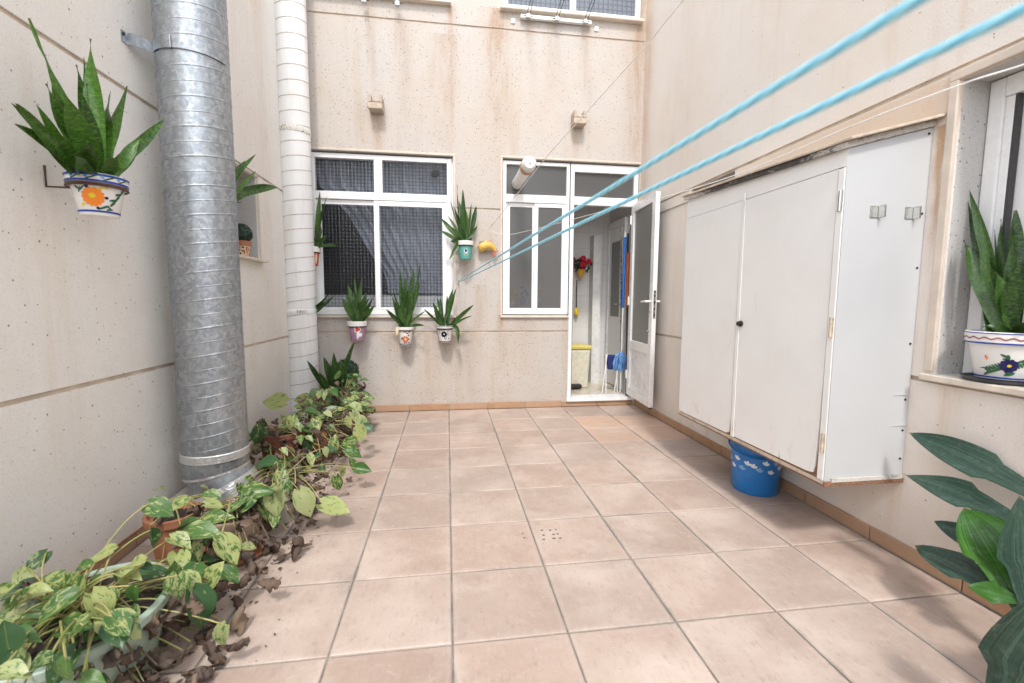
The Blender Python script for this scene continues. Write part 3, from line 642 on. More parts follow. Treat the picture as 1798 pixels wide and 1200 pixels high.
m = MB(); m.box(1.80, 1.90, 5.46, KB-.002, .0905, 1.95); struct(m.build('kitchen_pillar', 'room_white'))
kd = thing('inner_door', 'white inner kitchen door with a narrow glass pane at the back right of the kitchen', 'door', (2.05, 5.2, .09))
m = MB(); m.box(2.02, 2.058, 5.02, 5.07, .091, 2.1); m.box(2.02, 2.058, 5.52, 5.57, .091, 2.1); m.box(2.02, 2.058, 5.0705, 5.5195, 2.02, 2.1); m.build('door_frame', 'alu', kd, bevel=.004)
m = MB(); m.box(2.028, 2.056, 5.073, 5.517, .10, 2.015); m.build('door_leaf', 'white_plastic', kd)
m = MB(); m.box(2.0235, 2.0275, 5.16, 5.43, .95, 1.85); m.build('pane', 'frost_door', kd)
m = MB(); m.tube([(2.027, 5.12, 1.1), (1.985, 5.12, 1.1), (1.985, 5.2, 1.1)], .008, 8); m.build('handle', 'steel', kd)
bn = thing('kitchen_bin', 'cream plastic bin with a yellow lid just inside the open door', 'bin', (1.56, 5.3, .09))
m = MB(); m.hexa([(1.42, 5.17, .091), (1.665, 5.17, .091), (1.42, 5.42, .091), (1.665, 5.42, .091), (1.40, 5.15, .56), (1.69, 5.15, .56), (1.40, 5.44, .56), (1.69, 5.44, .56)]); m.build('body', 'cream_bin', bn, bevel=.02)
m = MB(); m.box(1.39, 1.70, 5.14, 5.45, .5605, .61); m.build('lid', 'yellow_lid', bn, bevel=.015)
m = MB(); m.box(1.40, 1.57, 5.08, 5.165, .105, .15); m.build('pedal', 'black', bn, bevel=.008)
# basket with red flowers on the kitchen wall
bp = at(1020, 478, Y=5.52); fb = thing('flower_basket', 'small yellow basket of red flowers hung on the kitchen wall', 'basket', bp)
m = MB(); m.lathe([(.03, -.06), (.05, 0), (.055, .03), (.045, .03)], 16, bp); m.build('basket', 'wicker', fb, smooth=True)
for k in range(9):
    c0 = bp + Vector((random.uniform(-.12, .14), random.uniform(-.06, .04), random.uniform(.04, .18))); m = MB()
    for q in range(6):
        a = q*PI/3; m.ball(c0+Vector((.02*math.cos(a), random.uniform(-.012, .012), .02*math.sin(a))), .017, 4)
    m.build('flower', 'rose', fb, smooth=True)
m = MB()
for k in range(70):
    c0 = bp + Vector((random.gauss(.01, .07), random.uniform(-.03, .05), random.uniform(.0, .17))); a = Vector((random.gauss(0, 1), random.gauss(0, 1), random.gauss(0, 1))).normalized()*.03; b_ = a.cross(Vector((0, 1, .2))).normalized()*.012
    m.face([c0-a, c0+b_, c0+a, c0-b_])
m.build('foliage', 'rosegreen', fb)
dp = at(1013, 500, Y=5.56); br = thing('hanging_duster', 'yellow headed duster with a thin dark handle on the kitchen wall', 'duster', dp)
m = MB(); m.tube([at(1013, 492, Y=5.57), at(1012, 540, Y=5.57)], .006, 8); m.build('handle', 'black', br)
q0 = at(1012, 548, Y=5.565); m = MB(); m.ball(q0, .03, 8, (1, .8, 1.9)); m.build('head', 'yellow_pl', br, smooth=True)
# brooms and mop leaning in the corner behind the jamb
def stick(lab, name, a, b_, mtl, grip, gm, head=None, hm=None, cat='broom'):
    t = thing(name, lab, cat, b_); m = MB(); m.tube([a, b_], .011, 10); m.build('handle', mtl, t, smooth=True)
    v = (b_-a); m = MB(); m.tube([a + v*grip[0], a+v*grip[1]], .017, 10); m.build('grip', gm, t, smooth=True)
    if head: head(t)
    return t
stick('blue handled broom standing behind the door jamb', 'broom', at(1098, 408, Y=4.86), at(1089, 690, Y=4.90), 'white_plastic', (.03, .46), 'p_blue2')
stick('orange handled squeegee pole right of the blue broom', 'squeegee', at(1102.5, 410, Y=4.93), at(1100, 690, Y=4.93), 'dark_steel', (.12, .45), 'orange_pl', cat='squeegee')
mp = thing('mop_stand', 'folding white stand with a blue string mop hanging inside the doorway', 'mop', at(1075, 690, Y=4.92))
for (a, b_) in (((1066, 622), (1057, 691)), ((1064, 622), (1064, 691)), ((1085, 650), (1078, 691)), ((1083, 650), (1084, 691))):
    m = MB(); m.tube([at(*a, Y=4.88), at(*b_, Y=4.9)], .007, 8); m.build('leg', 'white_plastic', mp)
m = MB(); m.tube([at(1091, 400, Y=4.95), at(1090, 625, Y=4.9)], .009, 8); m.build('pole', 'steel', mp)
tp = at(1090, 618, Y=4.88)
m = MB()
for k in range(130):
    a = random.uniform(0, 2*PI); rr = random.uniform(.02, .085); z_ = random.uniform(.16, .22)
    m.tube([tp, tp+Vector((rr*.8*math.cos(a), rr*.6*math.sin(a), -.05)), tp+Vector((rr*math.cos(a+.3), rr*.7*math.sin(a+.3), -z_*.7)), tp+Vector((rr*.9*math.cos(a), rr*.7*math.sin(a), -z_))], .006, 4)
m.build('mop_head', 'mop', mp, smooth=True)
m = MB(); q0 = at(1075, 628, Y=4.93); m.hexa([q0+Vector((-.06, -.03, -.14)), q0+Vector((.05, -.03, -.14)), q0+Vector((-.05, .03, -.14)), q0+Vector((.05, .03, -.14)), q0+Vector((-.07, -.04, .03)), q0+Vector((.06, -.04, .03)), q0+Vector((-.07, .04, .03)), q0+Vector((.06, .04, .03))]); m.build('cloth', 'navy_cloth', mp, bevel=.02)
# kitchen lamp bracket
m = MB(); q0 = at(1062, 368, Y=5.3); m.tube([q0+Vector((0, 0, .25)), q0, q0+Vector((-.02, 0, -.03))], .025, 10); solo(m, 'wall_lamp', 'white_plastic', 'white plastic hood seen at the top of the open doorway', 'lamp', q0)
# vases behind the frosted pane
for (px, py, col, lab) in ((900, 528, 'yellow_pl', 'yellow flowers blurred behind the left frosted sash'), (945, 522, 'yellow_pl', 'taller yellow flowers blurred behind the right frosted sash'), (918, 520, 'p_blue2', 'blue jug blurred behind the left frosted sash')):
    q0 = at(px, py, Y=4.78); t = thing('vase' if col != 'p_blue2' else 'jug', lab, 'vase' if col != 'p_blue2' else 'jug', q0)
    m = MB(); m.lathe([(.02, -.09), (.035, -.05), (.02, -.01), (.025, 0)], 14, q0); m.build('body', 'white_plastic' if col != 'p_blue2' else col, t, smooth=True)
    m = MB()
    for k in range(8): m.ball(q0+Vector((random.uniform(-.05, .05), random.uniform(-.01, .02), random.uniform(0, .1))), .018, 5)
    m.build('flowers' if col != 'p_blue2' else 'lid', col, t, smooth=True)
MB_ = MB(); MB_.box(.53, 1.265, 4.752, 4.84, .94, .984); struct(MB_.build('inner_sill', 'marble'))
# curtain and worktop behind the patterned window
m = MB(); rows = []
for j in range(22):
    z = 2.52-j*(2.52-1.21)/21; row = []
    for i in range(73):
        t = i/72; xl = -1.25+.62*max(0, min(1, (2.25-z)/.85))**.8 + .02*math.sin(z*7); x = xl+(.08-xl)*t
        row.append((x, 4.86+.028*math.sin(i*.95+.8*math.sin(z*2.2))+.01*math.sin(i*.37), z))
    rows.append(row)
m.grid(rows); solo(m, 'curtain', 'curtain', 'dark grey pleated curtain drawn diagonally behind the patterned window', 'curtain', (-.6, 4.86, 2.52), smooth=True)
m = MB(); m.box(-1.55, .45, 4.79, 5.5, .9, 1.185); solo(m, 'worktop', 'room_white', 'white worktop edge seen through the bottom of the patterned window', 'worktop', (-.6, 5.2, .9))

# ------------------------------------------------------------------ left-wall window niche
lw = thing('window', 'small recessed window in the left wall half hidden by the galvanised duct', 'window', (XL, 3.38, 1.45))
MB().box(XL-.235, XL+.05, 2.93, 3.855, 1.428, 1.4485).build('sill', 'marble', lw, bevel=.004)
m = MB(); m.box(XL-.235, XL-.19, 2.955, 3.0, 1.452, 2.066); m.box(XL-.235, XL-.19, 3.765, 3.806, 1.452, 2.066); m.box(XL-.235, XL-.19, 3.0005, 3.7645, 1.452, 1.5); m.box(XL-.235, XL-.19, 3.0005, 3.7645, 2.02, 2.066); m.build('frame', 'alu', lw, bevel=.003)
MB().box(XL-.218, XL-.212, 2.99, 3.77, 1.49, 2.03).build('pane', 'frost_door', lw)

# ------------------------------------------------------------------ right-wall window
rw = thing('window', 'white window with a raised shutter in the right wall above the marble sill', 'window', (XR, .9, .85))
MB().box(XR-.032, XR+.20, .12, 1.648, .822, .8495).build('sill', 'marble', rw, bevel=.005)
m = MB(); m.box(2.165, 2.232, 1.555, 1.606, .852, 2.03); m.box(2.165, 2.232, .152, 1.5545, 1.955, 2.03); m.box(2.165, 2.232, .152, 1.5545, .852, .90); m.build('frame', 'alu', rw, bevel=.004)
m = MB(); m.box(2.175, 2.2, 1.525, 1.5545, .9005, 1.9545); m.build('shutter_guide', 'alu', rw, bevel=.003)
MB().box(2.1755, 2.199, 1.515, 1.5245, .9005, 1.9545).build('gasket', 'alu_dark', rw)
m = MB(); m.box(2.205, 2.23, 1.36, 1.52, .901, 1.954); m.box(2.205, 2.23, .2, 1.3595, .901, .96); m.build('sash', 'alu', rw, bevel=.004)
for k in range(9): MB().box(2.178, 2.19, .16, 1.40, 1.503+k*.05, 1.55+k*.05).build('shutter_slat', 'white_plastic', rw, bevel=.006)
for z in (1.53, 1.548): m = MB(); m.tube([(2.178, 1.37, z), (2.165, 1.37, z)], .007, 8); m.build('stopper', 'black', rw)
MB().box(2.208, 2.214, .2, 1.37, .95, 1.94).build('pane', 'clear_dark', rw)
m = MB(); m.face([(2.5, -.2, .4), (2.5, 2.0, .4), (2.5, 2.0, 2.4), (2.5, -.2, 2.4)]); m.face([(2.236, 2.0, .4), (2.5, 2.0, .4), (2.5, 2.0, 2.4), (2.236, 2.0, 2.4)]); m.face([(2.236, -.2, .4), (2.5, -.2, .4), (2.5, -.2, 2.4), (2.236, -.2, 2.4)]); m.face([(2.236, -.2, 2.4), (2.5, -.2, 2.4), (2.5, 2, 2.4), (2.236, 2, 2.4)]); struct(m.build('side_room', 'room_dark'))

# ------------------------------------------------------------------ white cabinet on the right wall
CX, CY0, CY1, CZ0 = 1.638, 1.705, 2.965, .362
cb = thing('wall_cabinet', 'large white painted cabinet with two doors fixed to the right wall above the floor', 'cabinet', (CX, 2.33, CZ0))
ZF0, ZF1, ZW = 1.782, 1.838, 1.892
def zf(y): return ZF0+(ZF1-ZF0)*(y-CY0)/(CY1-CY0)
# side panels
for (y0, y1) in ((CY0, CY0+.016), (CY1-.016, CY1)):
    za, zb = zf(y0), zf(y0)+.105
    m = MB(); m.hexa([(CX+.0005, y0, CZ0), (XR-.001, y0, CZ0), (CX+.0005, y1, CZ0), (XR-.001, y1, CZ0), (CX+.0005, y0, za), (XR-.001, y0, zb), (CX+.0005, y1, za), (XR-.001, y1, zb)]); m.build('side_panel', 'board_side', cb)
m = MB(); m.box(CX+.0005, XR-.001, CY0+.017, CY1-.017, CZ0, CZ0+.018); m.build('floor_board', 'chipboard', cb)
m = MB(); m.box(CX-.004, XR-.0005, CY0-.010, CY1+.003, CZ0-.022, CZ0-.0005); m.build('bottom_board', 'chipboard', cb, bevel=.003)
m = MB(); m.box(CX+.03, XR-.01, CY0-.0115, CY0-.002, CZ0-.002, CZ0+.014); m.build('bottom_strip', 'mould', cb)
m = MB(); m.box(CX-.0065, CX-.0045, CY0, CY1, CZ0-.012, CZ0+.004); m.build('bottom_strip', 'fillet', cb)
# front carcass frame
m = MB(); m.hexa([(CX, CY0+.0005, 1.712), (CX+.016, CY0+.0005, 1.712), (CX, CY1-.0005, 1.712), (CX+.016, CY1-.0005, 1.712), (CX, CY0+.0005, ZF0), (CX+.016, CY0+.0005, ZF0), (CX, CY1-.0005, ZF1), (CX+.016, CY1-.0005, ZF1)]); m.build('header_panel', 'board', cb)
m = MB(); m.box(CX-.006, CX-.0005, CY0+.001, CY0+.034, CZ0+.004, 1.706); m.build('corner_post', 'board', cb, bevel=.003)
m = MB(); m.box(CX-.006, CX+.016, 2.338, 2.366, CZ0+.004, 1.71); m.build('mullion', 'board', cb, bevel=.003)
m = MB(); m.box(CX+.004, CX+.016, CY0+.035, 2.337, CZ0+.006, 1.711); m.box(CX+.004, CX+.016, 2.367, CY1-.0005, CZ0+.006, 1.711); m.build('door_core', 'chipboard', cb)
def door_skin(y0, y1, z0, z1, chips):
    # outline walked clockwise with torn notches at the bottom corner
    pts = [(y0, z1), (y1, z1), (y1, z0)] + chips
    m = MB(); xf, xb = CX-.003, CX+.0035
    m.face([(xf, y, z) for y, z in pts]); m.face([(xb, y, z) for y, z in pts][::-1])
    for i in range(len(pts)):
        a, b_ = pts[i], pts[(i+1) % len(pts)]; m.face([(xf, *a), (xf, *b_), (xb, *b_), (xb, *a)])
    return m.build('cabinet_door', 'board', cb)
dr = door_skin(CY0+.037, 2.335, CZ0+.010, 1.708, [(1.98, CZ0+.012), (1.975, CZ0+.05), (1.971, CZ0+.012), (1.80, CZ0+.014), (1.765, CZ0+.02), (1.757, CZ0+.05), (1.751, CZ0+.13), (1.747, CZ0+.26), (1.743, CZ0+.50)])
dl = door_skin(2.369, CY1-.002, CZ0+.008, 1.709, [(2.41, CZ0+.010), (2.385, CZ0+.022), (2.374, CZ0+.10)])
m = MB(); m.tube([(CX-.003, 2.322, 1.025), (CX-.012, 2.322, 1.025)], .017, 14); m.tube([(CX-.0121, 2.322, 1.025), (CX-.026, 2.322, 1.025)], [.010, .013], 12); m.build('knob', 'dark_steel', dr, smooth=True)
m = MB(); m.box(CX-.012, CX-.0065, 2.335, 2.35, 1.695, 1.745); m.build('turn_latch', 'alu', cb, bevel=.003)
for z, mt in ((1.53, 'steel'), (1.0, 'old_hinge'), (.49, 'old_hinge')):
    m = MB(); m.box(CX-.0085, CX-.0062, CY0+.002, CY0+.024, z, z+.085); m.tube([(CX-.010, CY0+.012, z), (CX-.010, CY0+.012, z+.085)], .005, 8); m.build('hinge', mt, cb)
for k, z in enumerate((1.86, 1.53, 1.3, .97, .72, .58, .45)):
    m = MB(); m.tube([(XR-.02, CY0-.0005, z), (XR-.02, CY0-.003, z)], .005, 8); m.build('nail', 'black', cb)
for z in (.74, .60):
    m = MB(); m.hexa([(XR-.085, CY0-.0018, z), (XR-.006, CY0-.006, z+.002), (XR-.085, CY0-.0006, z), (XR-.006, CY0-.0006, z+.002), (XR-.085, CY0-.0018, z+.001), (XR-.006, CY0-.006, z+.006), (XR-.085, CY0-.0006, z+.001), (XR-.006, CY0-.0006, z+.006)]); m.build('torn_edge', 'board_side', cb)
# hooks on the side panel
for x in (1.788, 1.957):
    h = MB(); h.box(x-.026, x+.010, CY0-.004, CY0-.0005, 1.505, 1.555); o = h.build('hook_plate', 'steel', cb, bevel=.002)
    h = MB(); h.box(x+.0105, x+.0135, CY0-.032, CY0-.0006, 1.505, 1.555); h.box(x+.018, x+.021, CY0-.03, CY0-.006, 1.505, 1.555); h.box(x+.0136, x+.0179, CY0-.008, CY0-.005, 1.507, 1.553); h.build('hook', 'steel', cb, bevel=.001)
# sloped roof slab with mouldy edge, mortar fillet on the wall
RO = .028
def roofpt(x, y, dz): return (x, y, zf(y)+(x-CX)/(XR-CX)*.107+dz)
m = MB(); m.hexa([roofpt(CX-.02, CY0-.012, .001), roofpt(XR-.001, CY0-.012, .001), roofpt(CX-.02, CY1+.02, .001), roofpt(XR-.001, CY1+.02, .001), roofpt(CX-.02, CY0-.012, RO), roofpt(XR-.001, CY0-.012, RO), roofpt(CX-.02, CY1+.02, RO), roofpt(XR-.001, CY1+.02, RO)]); m.build('roof_slab', 'mould', cb, bevel=.003)
m = MB(); m.hexa([roofpt(CX-.03, CY0-.045, RO+.001), roofpt(XR-.001, CY0-.05, RO+.001), roofpt(CX-.03, CY1+.03, RO+.001), roofpt(XR-.001, CY1+.03, RO+.001), roofpt(CX-.03, CY0-.045, RO+.013), roofpt(XR-.001, CY0-.05, RO+.013), roofpt(CX-.03, CY1+.03, RO+.013), roofpt(XR-.001, CY1+.03, RO+.013)]); m.build('roof_sheet', 'fillet', cb, bevel=.003)

# ------------------------------------------------------------------ blue bucket
bk = thing('plastic_bucket', 'blue plastic bucket with white leaf print under the cabinet', 'bucket', (1.865, 2.44, 0))
bc = Vector((1.865, 2.44, 0)); bprof = [(.122, .001), (.128, .012), (.142, .285), (.15, .288), (.15, .305), (.146, .307), (.138, .29), (.119, .03), (.0, .028)]
m = MB(); m.lathe(bprof, 48, bc); m.build('body', 'bucket', bk, smooth=True)
def surf(c, z0, r0, z1, r1, th, z, off=.0012):
    r = r0+(r1-r0)*(z-z0)/(z1-z0)+off; return Vector((c[0]+r*math.cos(th), c[1]+r*math.sin(th), c[2]+z))
def decal(m, c, z0, r0, z1, r1, th, z, poly, off=.0012, mid=True):
    """flat print on a conical pot: poly in metres (sideways as seen from outside, up)"""
    r = r0+(r1-r0)*(z-z0)/(z1-z0)
    P = lambda u, v: surf(c, z0, r0, z1, r1, th+u/r, min(max(z+v, z0), z1), off)
    n = len(poly); cu = sum(p[0] for p in poly)/n; cv = sum(p[1] for p in poly)/n
    L = lambda p, t: (cu+(p[0]-cu)*t, cv+(p[1]-cv)*t)
    big_ = max(abs(p[0]-cu) for p in poly) > .012
    for i in range(n):
        a, b_ = poly[i], poly[(i+1) % n]
        if not big_: m.face([P(cu, cv), P(*a), P(*b_)]); continue
        m.face([P(cu, cv), P(*L(a, .34)), P(*L(b_, .34))])
        for t0, t1 in ((.34, .67), (.67, 1)): m.face([P(*L(a, t0)), P(*L(a, t1)), P(*L(b_, t1)), P(*L(b_, t0))])
def ell(a, b_, rot=0, n=12, cx=0, cz=0): return [(cx+a*math.cos(t)*math.cos(rot)-b_*math.sin(t)*math.sin(rot), cz+a*math.cos(t)*math.sin(rot)+b_*math.sin(t)*math.cos(rot)) for t in [2*PI*k/n for k in range(n)]]
thc = math.atan2(-bc.y, -bc.x)
for k in range(14):
    th = thc-1.5+.235*k; z = .175+.028*math.sin(k*2.6); mt = 'bucket_print' if k % 3 != 1 else 'bucket_outline'; m = MB()
    for r in (.3, 1.35, 2.3): decal(m, bc, .012, .128, .285, .142, th, z, ell(.014, .0075, r, 10, .010*math.cos(r), .010*math.sin(r)), .0013)
    m.build('printed_leaf', mt, bk)
m = MB(); pts = [bc+Vector((.152*math.cos(thc-1.5), .152*math.sin(thc-1.5), .296))]
for k in range(1, 13):
    t = thc-1.5+3.0*k/12; pts.append(bc+Vector((.157*math.cos(t), .157*math.sin(t), .296-.06*math.sin(PI*k/12))))
m.tube(pts, .006, 8); m.build('handle', 'bucket', bk, smooth=True)

# ------------------------------------------------------------------ spiral ducts
def spiral(O, r, z0, z1, pitch, hgt, wid, n=56, sub=0, axis=None):
    """pipe skin whose grid follows the lock seam helix so that the ridge is crisp"""
    e = .0015; offs = [-e, 0, wid*.3, wid*.7, wid, wid+e]; lift = [0, 0, hgt, hgt, 0, 0]
    if sub: offs += [pitch*.5-e, pitch*.5, pitch*.5+wid*.3, pitch*.5+wid*.6, pitch*.5+wid*.6+e]; lift += [0, 0, sub, 0, 0]
    rows = []; k = 0; base = z0-pitch
    while base+k*pitch < z1:
        for o_, l_ in zip(offs, lift):
            rows.append([(O[0]+(r+l_)*math.cos(2*PI*j/n), O[1]+(r+l_)*math.sin(2*PI*j/n), min(max(base+k*pitch+o_+pitch*j/n, z0), z1)) for j in range(n+1)])
        k += 1
    m = MB(); m.grid(rows); return m
GX, GY, GR = -1.243, 2.568, .155
gd = thing('ventilation_duct', 'thick galvanised spiral ventilation duct rising along the left wall', 'duct', (GX, GY, 0))
spiral((GX, GY), GR, .335, 4.5, .138, .0019, .010, sub=.0014).build('duct_body', 'galv', gd, smooth=True)
m = MB(); m.lathe([(GR+.0015, 0), (GR+.006, .004), (GR+.004, .012), (GR+.007, .020), (GR+.004, .03), (GR+.006, .04), (GR+.0015, .045)], 56, (GX, GY, .305)); m.build('tape_wrap', 'tape', gd, smooth=True)
# elbow segments
def seg(c0, n0, c1, n1, r, nn=48):
    rows = []
    for c, nv in ((c0, n0), (c1, n1)):
        a = Vector((0, 1, 0)); b_ = nv.cross(a).normalized()
        rows.append([c+a*(r*math.cos(2*PI*j/nn))+b_*(r*math.sin(2*PI*j/nn)) for j in range(nn)])
    m = MB(); m.grid(rows, None, closed=True); return m
cen = [Vector((GX, GY, .306)), Vector((GX, GY-.0, .235)), Vector((GX+.035, GY, .15)), Vector((GX+.10, GY, .07))]
nv = [Vector((0, 0, 1)), Vector((-.16, 0, 1)).normalized(), Vector((-.42, 0, .9)).normalized(), Vector((-.75, 0, .66)).normalized()]
for i in range(3):
    seg(cen[i], nv[i], cen[i+1], nv[i+1], GR-.002*i).build('elbow_segment', 'galv', gd, smooth=True)
for i in (1, 2):
    wv = nv[i]*(.010 if i == 1 else .026)
    seg(cen[i]+wv*.3, nv[i], cen[i]-wv, nv[i], GR+.003).build('elbow_tape', 'tape', gd, smooth=True)
# strap
sa = at(220, 68, X=XL); m = MB(); z_ = sa.z
def sweep_z(path, h, t):
    m = MB(); rows = []
    P = [Vector(p) for p in path]
    for k, p in enumerate(P):
        tg = (P[min(k+1, len(P)-1)]-P[max(k-1, 0)]); nn = Vector((tg.y, -tg.x, 0)).normalized()*t
        rows.append([p+nn+Vector((0, 0, -h/2)), p+nn+Vector((0, 0, h/2)), p-nn+Vector((0, 0, h/2)), p-nn+Vector((0, 0, -h/2))])
    m.grid(rows, None, closed=True); m.face(rows[0]); m.face(rows[-1]); return m
path = [(XL+.002, sa.y-.03, z_), (XL+.004, sa.y, z_), (XL+.03, GY-GR-.0, z_)]
for k in range(0, 15):
    t = R_(215+k*10); path.append((GX+(GR+.006)*math.cos(t), GY+(GR+.006)*math.sin(t), z_))
sweep_z(path, .05, .0015).build('strap', 'galv', gd, smooth=True)
m = MB(); t = R_(262); q0 = Vector((GX+(GR+.009)*math.cos(t), GY+(GR+.009)*math.sin(t), z_)); m.obox(q0, Vector((-math.sin(t), math.cos(t), 0)), Vector((math.cos(t), math.sin(t), 0)), Zv, -.012, .012, 0, .006, -.03, .03); m.build('strap_clasp', 'galv', gd, bevel=.003)
m = MB(); m.tube([(XL+.004, sa.y-.02, z_+.01), (XL+.010, sa.y-.02, z_+.01)], .007, 8); m.build('bolt', 'dark_steel', gd)
pl = MB(); pl.hexa([(XL+.0205, 2.33, .001), (-1.14, 2.30, .001), (XL+.0205, 2.86, .001), (-1.10, 2.86, .001), (XL+.0205, 2.35, .115), (-1.17, 2.335, .085), (XL+.0205, 2.84, .115), (-1.13, 2.84, .085)])
solo(pl, 'cement_plinth', 'cement', 'low painted cement plinth at the foot of the galvanised duct', 'plinth', (-1.3, 2.6, 0))
PX, PY, PR = -1.362, 4.482, .136
wd = thing('drain_duct', 'tall white spiral duct in the left corner of the courtyard', 'duct', (PX, PY, 0))
spiral((PX, PY), PR, .0, 6.0, .128, .0022, .012, n=48).build('duct_body', 'duct', wd, smooth=True)
rows = []; n = 48; m = MB()
for k in range(46*n+1):
    t = 2*PI*k/n; z = -.128+.128*k/n+.006
    if 0 < z < 5.9: rows.append([(PX+(PR+.0016+e)*math.cos(t), PY+(PR+.0016+e)*math.sin(t), z+dz) for e, dz in ((0, -.0042), (.0016, 0), (0, .0042))])
m.grid(rows); m.build('seam_line', 'duct_seam', wd, smooth=True)
for (py_, hh) in ((224, .05), (548, .045)):
    z = at(525, py_, Y=PY-PR).z; m = MB(); m.lathe([(PR+.003, -hh/2), (PR+.0055, -hh/2+.004), (PR+.0055, hh/2-.004), (PR+.003, hh/2)], 48, (PX, PY, z)); m.build('collar', 'collar' if py_ == 224 else 'duct', wd, smooth=True)
z = at(521, 548, Y=PY-PR).z; m = MB(); tt = [R_(-88+k*6) for k in range(7)]
m.grid([[(PX+(PR+.0065)*math.cos(t), PY+(PR+.0065)*math.sin(t), z+dz) for t in tt] for dz in (-.016, .016)]); m.build('sticker', 'sticker', wd)
m = MB()
for k, (a, b_, dz0, dz1) in enumerate(((-86, -84.8, -.013, .013), (-78, -73, -.002, .004), (-76, -74.5, -.008, .008), (-71, -68, .004, .008), (-70, -67, -.006, -.002), (-64, -62, -.004, .007), (-60, -59, -.010, -.004))):
    ta, tb = R_(a), R_(b_); m.face([(PX+(PR+.0075)*math.cos(t), PY+(PR+.0075)*math.sin(t), z+q) for t, q in ((ta, dz0), (tb, dz0), (tb, dz1), (ta, dz1))])
m.build('sticker_print', 'ink', wd)

# ------------------------------------------------------------------ ropes and cords
def sag(a, b_, s, n=40): return [a.lerp(b_, k/n)-Vector((0, 0, s*4*(k/n)*(1-k/n))) for k in range(n+1)]
ra = Vector((.112, 4.64, 1.330)); rend1 = Vector((.339, -1.3, 1.336)); rend2 = Vector((.425, -1.3, 1.336))
post = thing('line_post', 'slim steel post behind the viewpoint that holds the clothes lines', 'post', (.33, -1.32, 0))
m = MB(); m.tube([(.33, -1.34, 0), (.33, -1.34, 2.2)], .022, 12); m.build('pole', 'dark_steel', post)
for i, (e, lab) in enumerate(((rend1, 'upper of the two thick blue clothes ropes running from the back wall'), (rend2, 'lower of the two thick blue clothes ropes running from the back wall'))):
    m = MB(); a0 = ra+Vector((0, 0, .004 if i == 0 else -.012))
    P = [a0.lerp(e, (k/220)) for k in range(221)]; m.tube(P, .0036, 10, uvk=.028)
    solo(m, 'clothes_rope', 'rope', lab, 'rope', a0, 'blue clothes ropes', smooth=True)
an = MB(); an.tube([ra+Vector((.0, .02, .014)), ra+Vector((0, -.012, .012)), ra+Vector((0, -.012, -.02)), ra+Vector((0, .02, -.022))], .005, 8)
solo(an, 'rope_anchor', 'steel', 'small steel eye on the back wall where the blue ropes start', 'hook', ra)
hk = at(858, 404, Y=4.63)
m = MB(); P1 = at(905, 345, Y=4.0); P2 = at(965, 270, Y=3.3); P3 = at(1122, 95, Y=2.4); P4 = at(1200, 0, Y=2.05); P5 = P4+(P4-P3)*4
def chain(pts, n=14):
    out = []
    for i in range(len(pts)-1):
        p0, p1, p2, p3 = pts[max(i-1, 0)], pts[i], pts[i+1], pts[min(i+2, len(pts)-1)]
        for k in range(n):
            t = k/n; out.append(.5*((2*p1)+(-p0+p2)*t+(2*p0-5*p1+4*p2-p3)*t*t+(-p0+3*p1-3*p2+p3)*t**3))
    return out+[pts[-1]]
m.tube(chain([hk, P1, P2, P3, P4, P5]), .0032, 6); solo(m, 'clothesline', 'cord', 'thin white cord rising steeply from the dolphin to the top of the frame', 'clothesline', hk, smooth=True)
m = MB(); pts = [hk+Vector((0, 0, -.01)), at(890, 412, Y=4.4), at(925, 406, Y=4.1), at(1000, 387, Y=3.4), at(1110, 358, Y=2.7), at(1160, 348, Y=2.3), at(1290, 308, Y=1.8), at(1500, 220, Y=1.2), at(1690, 148, Y=.95), at(1800, 113, Y=.86), at(2200, -20, Y=.6)]
m.tube(chain(pts), .0019, 6); solo(m, 'clothesline', 'cord', 'slack white cord running across the cabinet top towards the right window', 'clothesline', hk, smooth=True)

# ------------------------------------------------------------------ dolphin ornament
dp = at(857, 434, Y=4.60); dph = thing('dolphin_ornament', 'small yellow clay dolphin with a red tail fixed on the back wall', 'ornament', dp)
def dpt(u, v, dy=0): return dp+Vector((u*1.08, dy*1.25, v*1.12))
body = [dpt(-.088, -.030), dpt(-.075, -.022), dpt(-.055, -.002), dpt(-.02, .012), (dpt(.02, .008)), dpt(.05, -.012), dpt(.07, -.038)]
m = MB(); m.tube(chain(body, 5), [(lambda q: [.014, .034, .046, .047, .040, .027, .016][int(q)]*(1-q%1)+[.014, .034, .046, .047, .040, .027, .016, .016][int(q)+1]*(q%1))(k/5) for k in range(31)], 12); m.build('body', 'toy_yellow', dph, smooth=True)
m = MB(); m.hexa([dpt(.055, -.03, -.008), dpt(.075, -.03, -.008), dpt(.055, -.03, .008), dpt(.075, -.03, .008), dpt(.050, -.08, -.006), dpt(.07, -.082, -.006), dpt(.050, -.08, .006), dpt(.07, -.082, .006)]); m.hexa([dpt(.062, -.045, -.007), dpt(.076, -.04, -.007), dpt(.062, -.045, .007), dpt(.076, -.04, .007), dpt(.092, -.028, -.005), dpt(.098, -.042, -.005), dpt(.092, -.028, .005), dpt(.098, -.042, .005)]); m.build('tail', 'toy_red', dph, bevel=.006)
m = MB(); m.hexa([dpt(-.025, .03, -.006), dpt(.025, .03, -.006), dpt(-.025, .03, .006), dpt(.025, .03, .006), dpt(-.012, .056, -.004), dpt(.03, .058, -.004), dpt(-.012, .056, .004), dpt(.03, .058, .004)]); m.build('fin', 'toy_red', dph, bevel=.005)
m = MB(); m.hexa([dpt(-.085, .018, -.02), dpt(-.03, .018, -.02), dpt(-.085, .018, .0), dpt(-.03, .018, .0), dpt(-.08, .042, -.015), dpt(-.035, .055, -.015), dpt(-.08, .042, .0), dpt(-.035, .055, .0)]); m.build('cap', 'toy_grey', dph, bevel=.008)
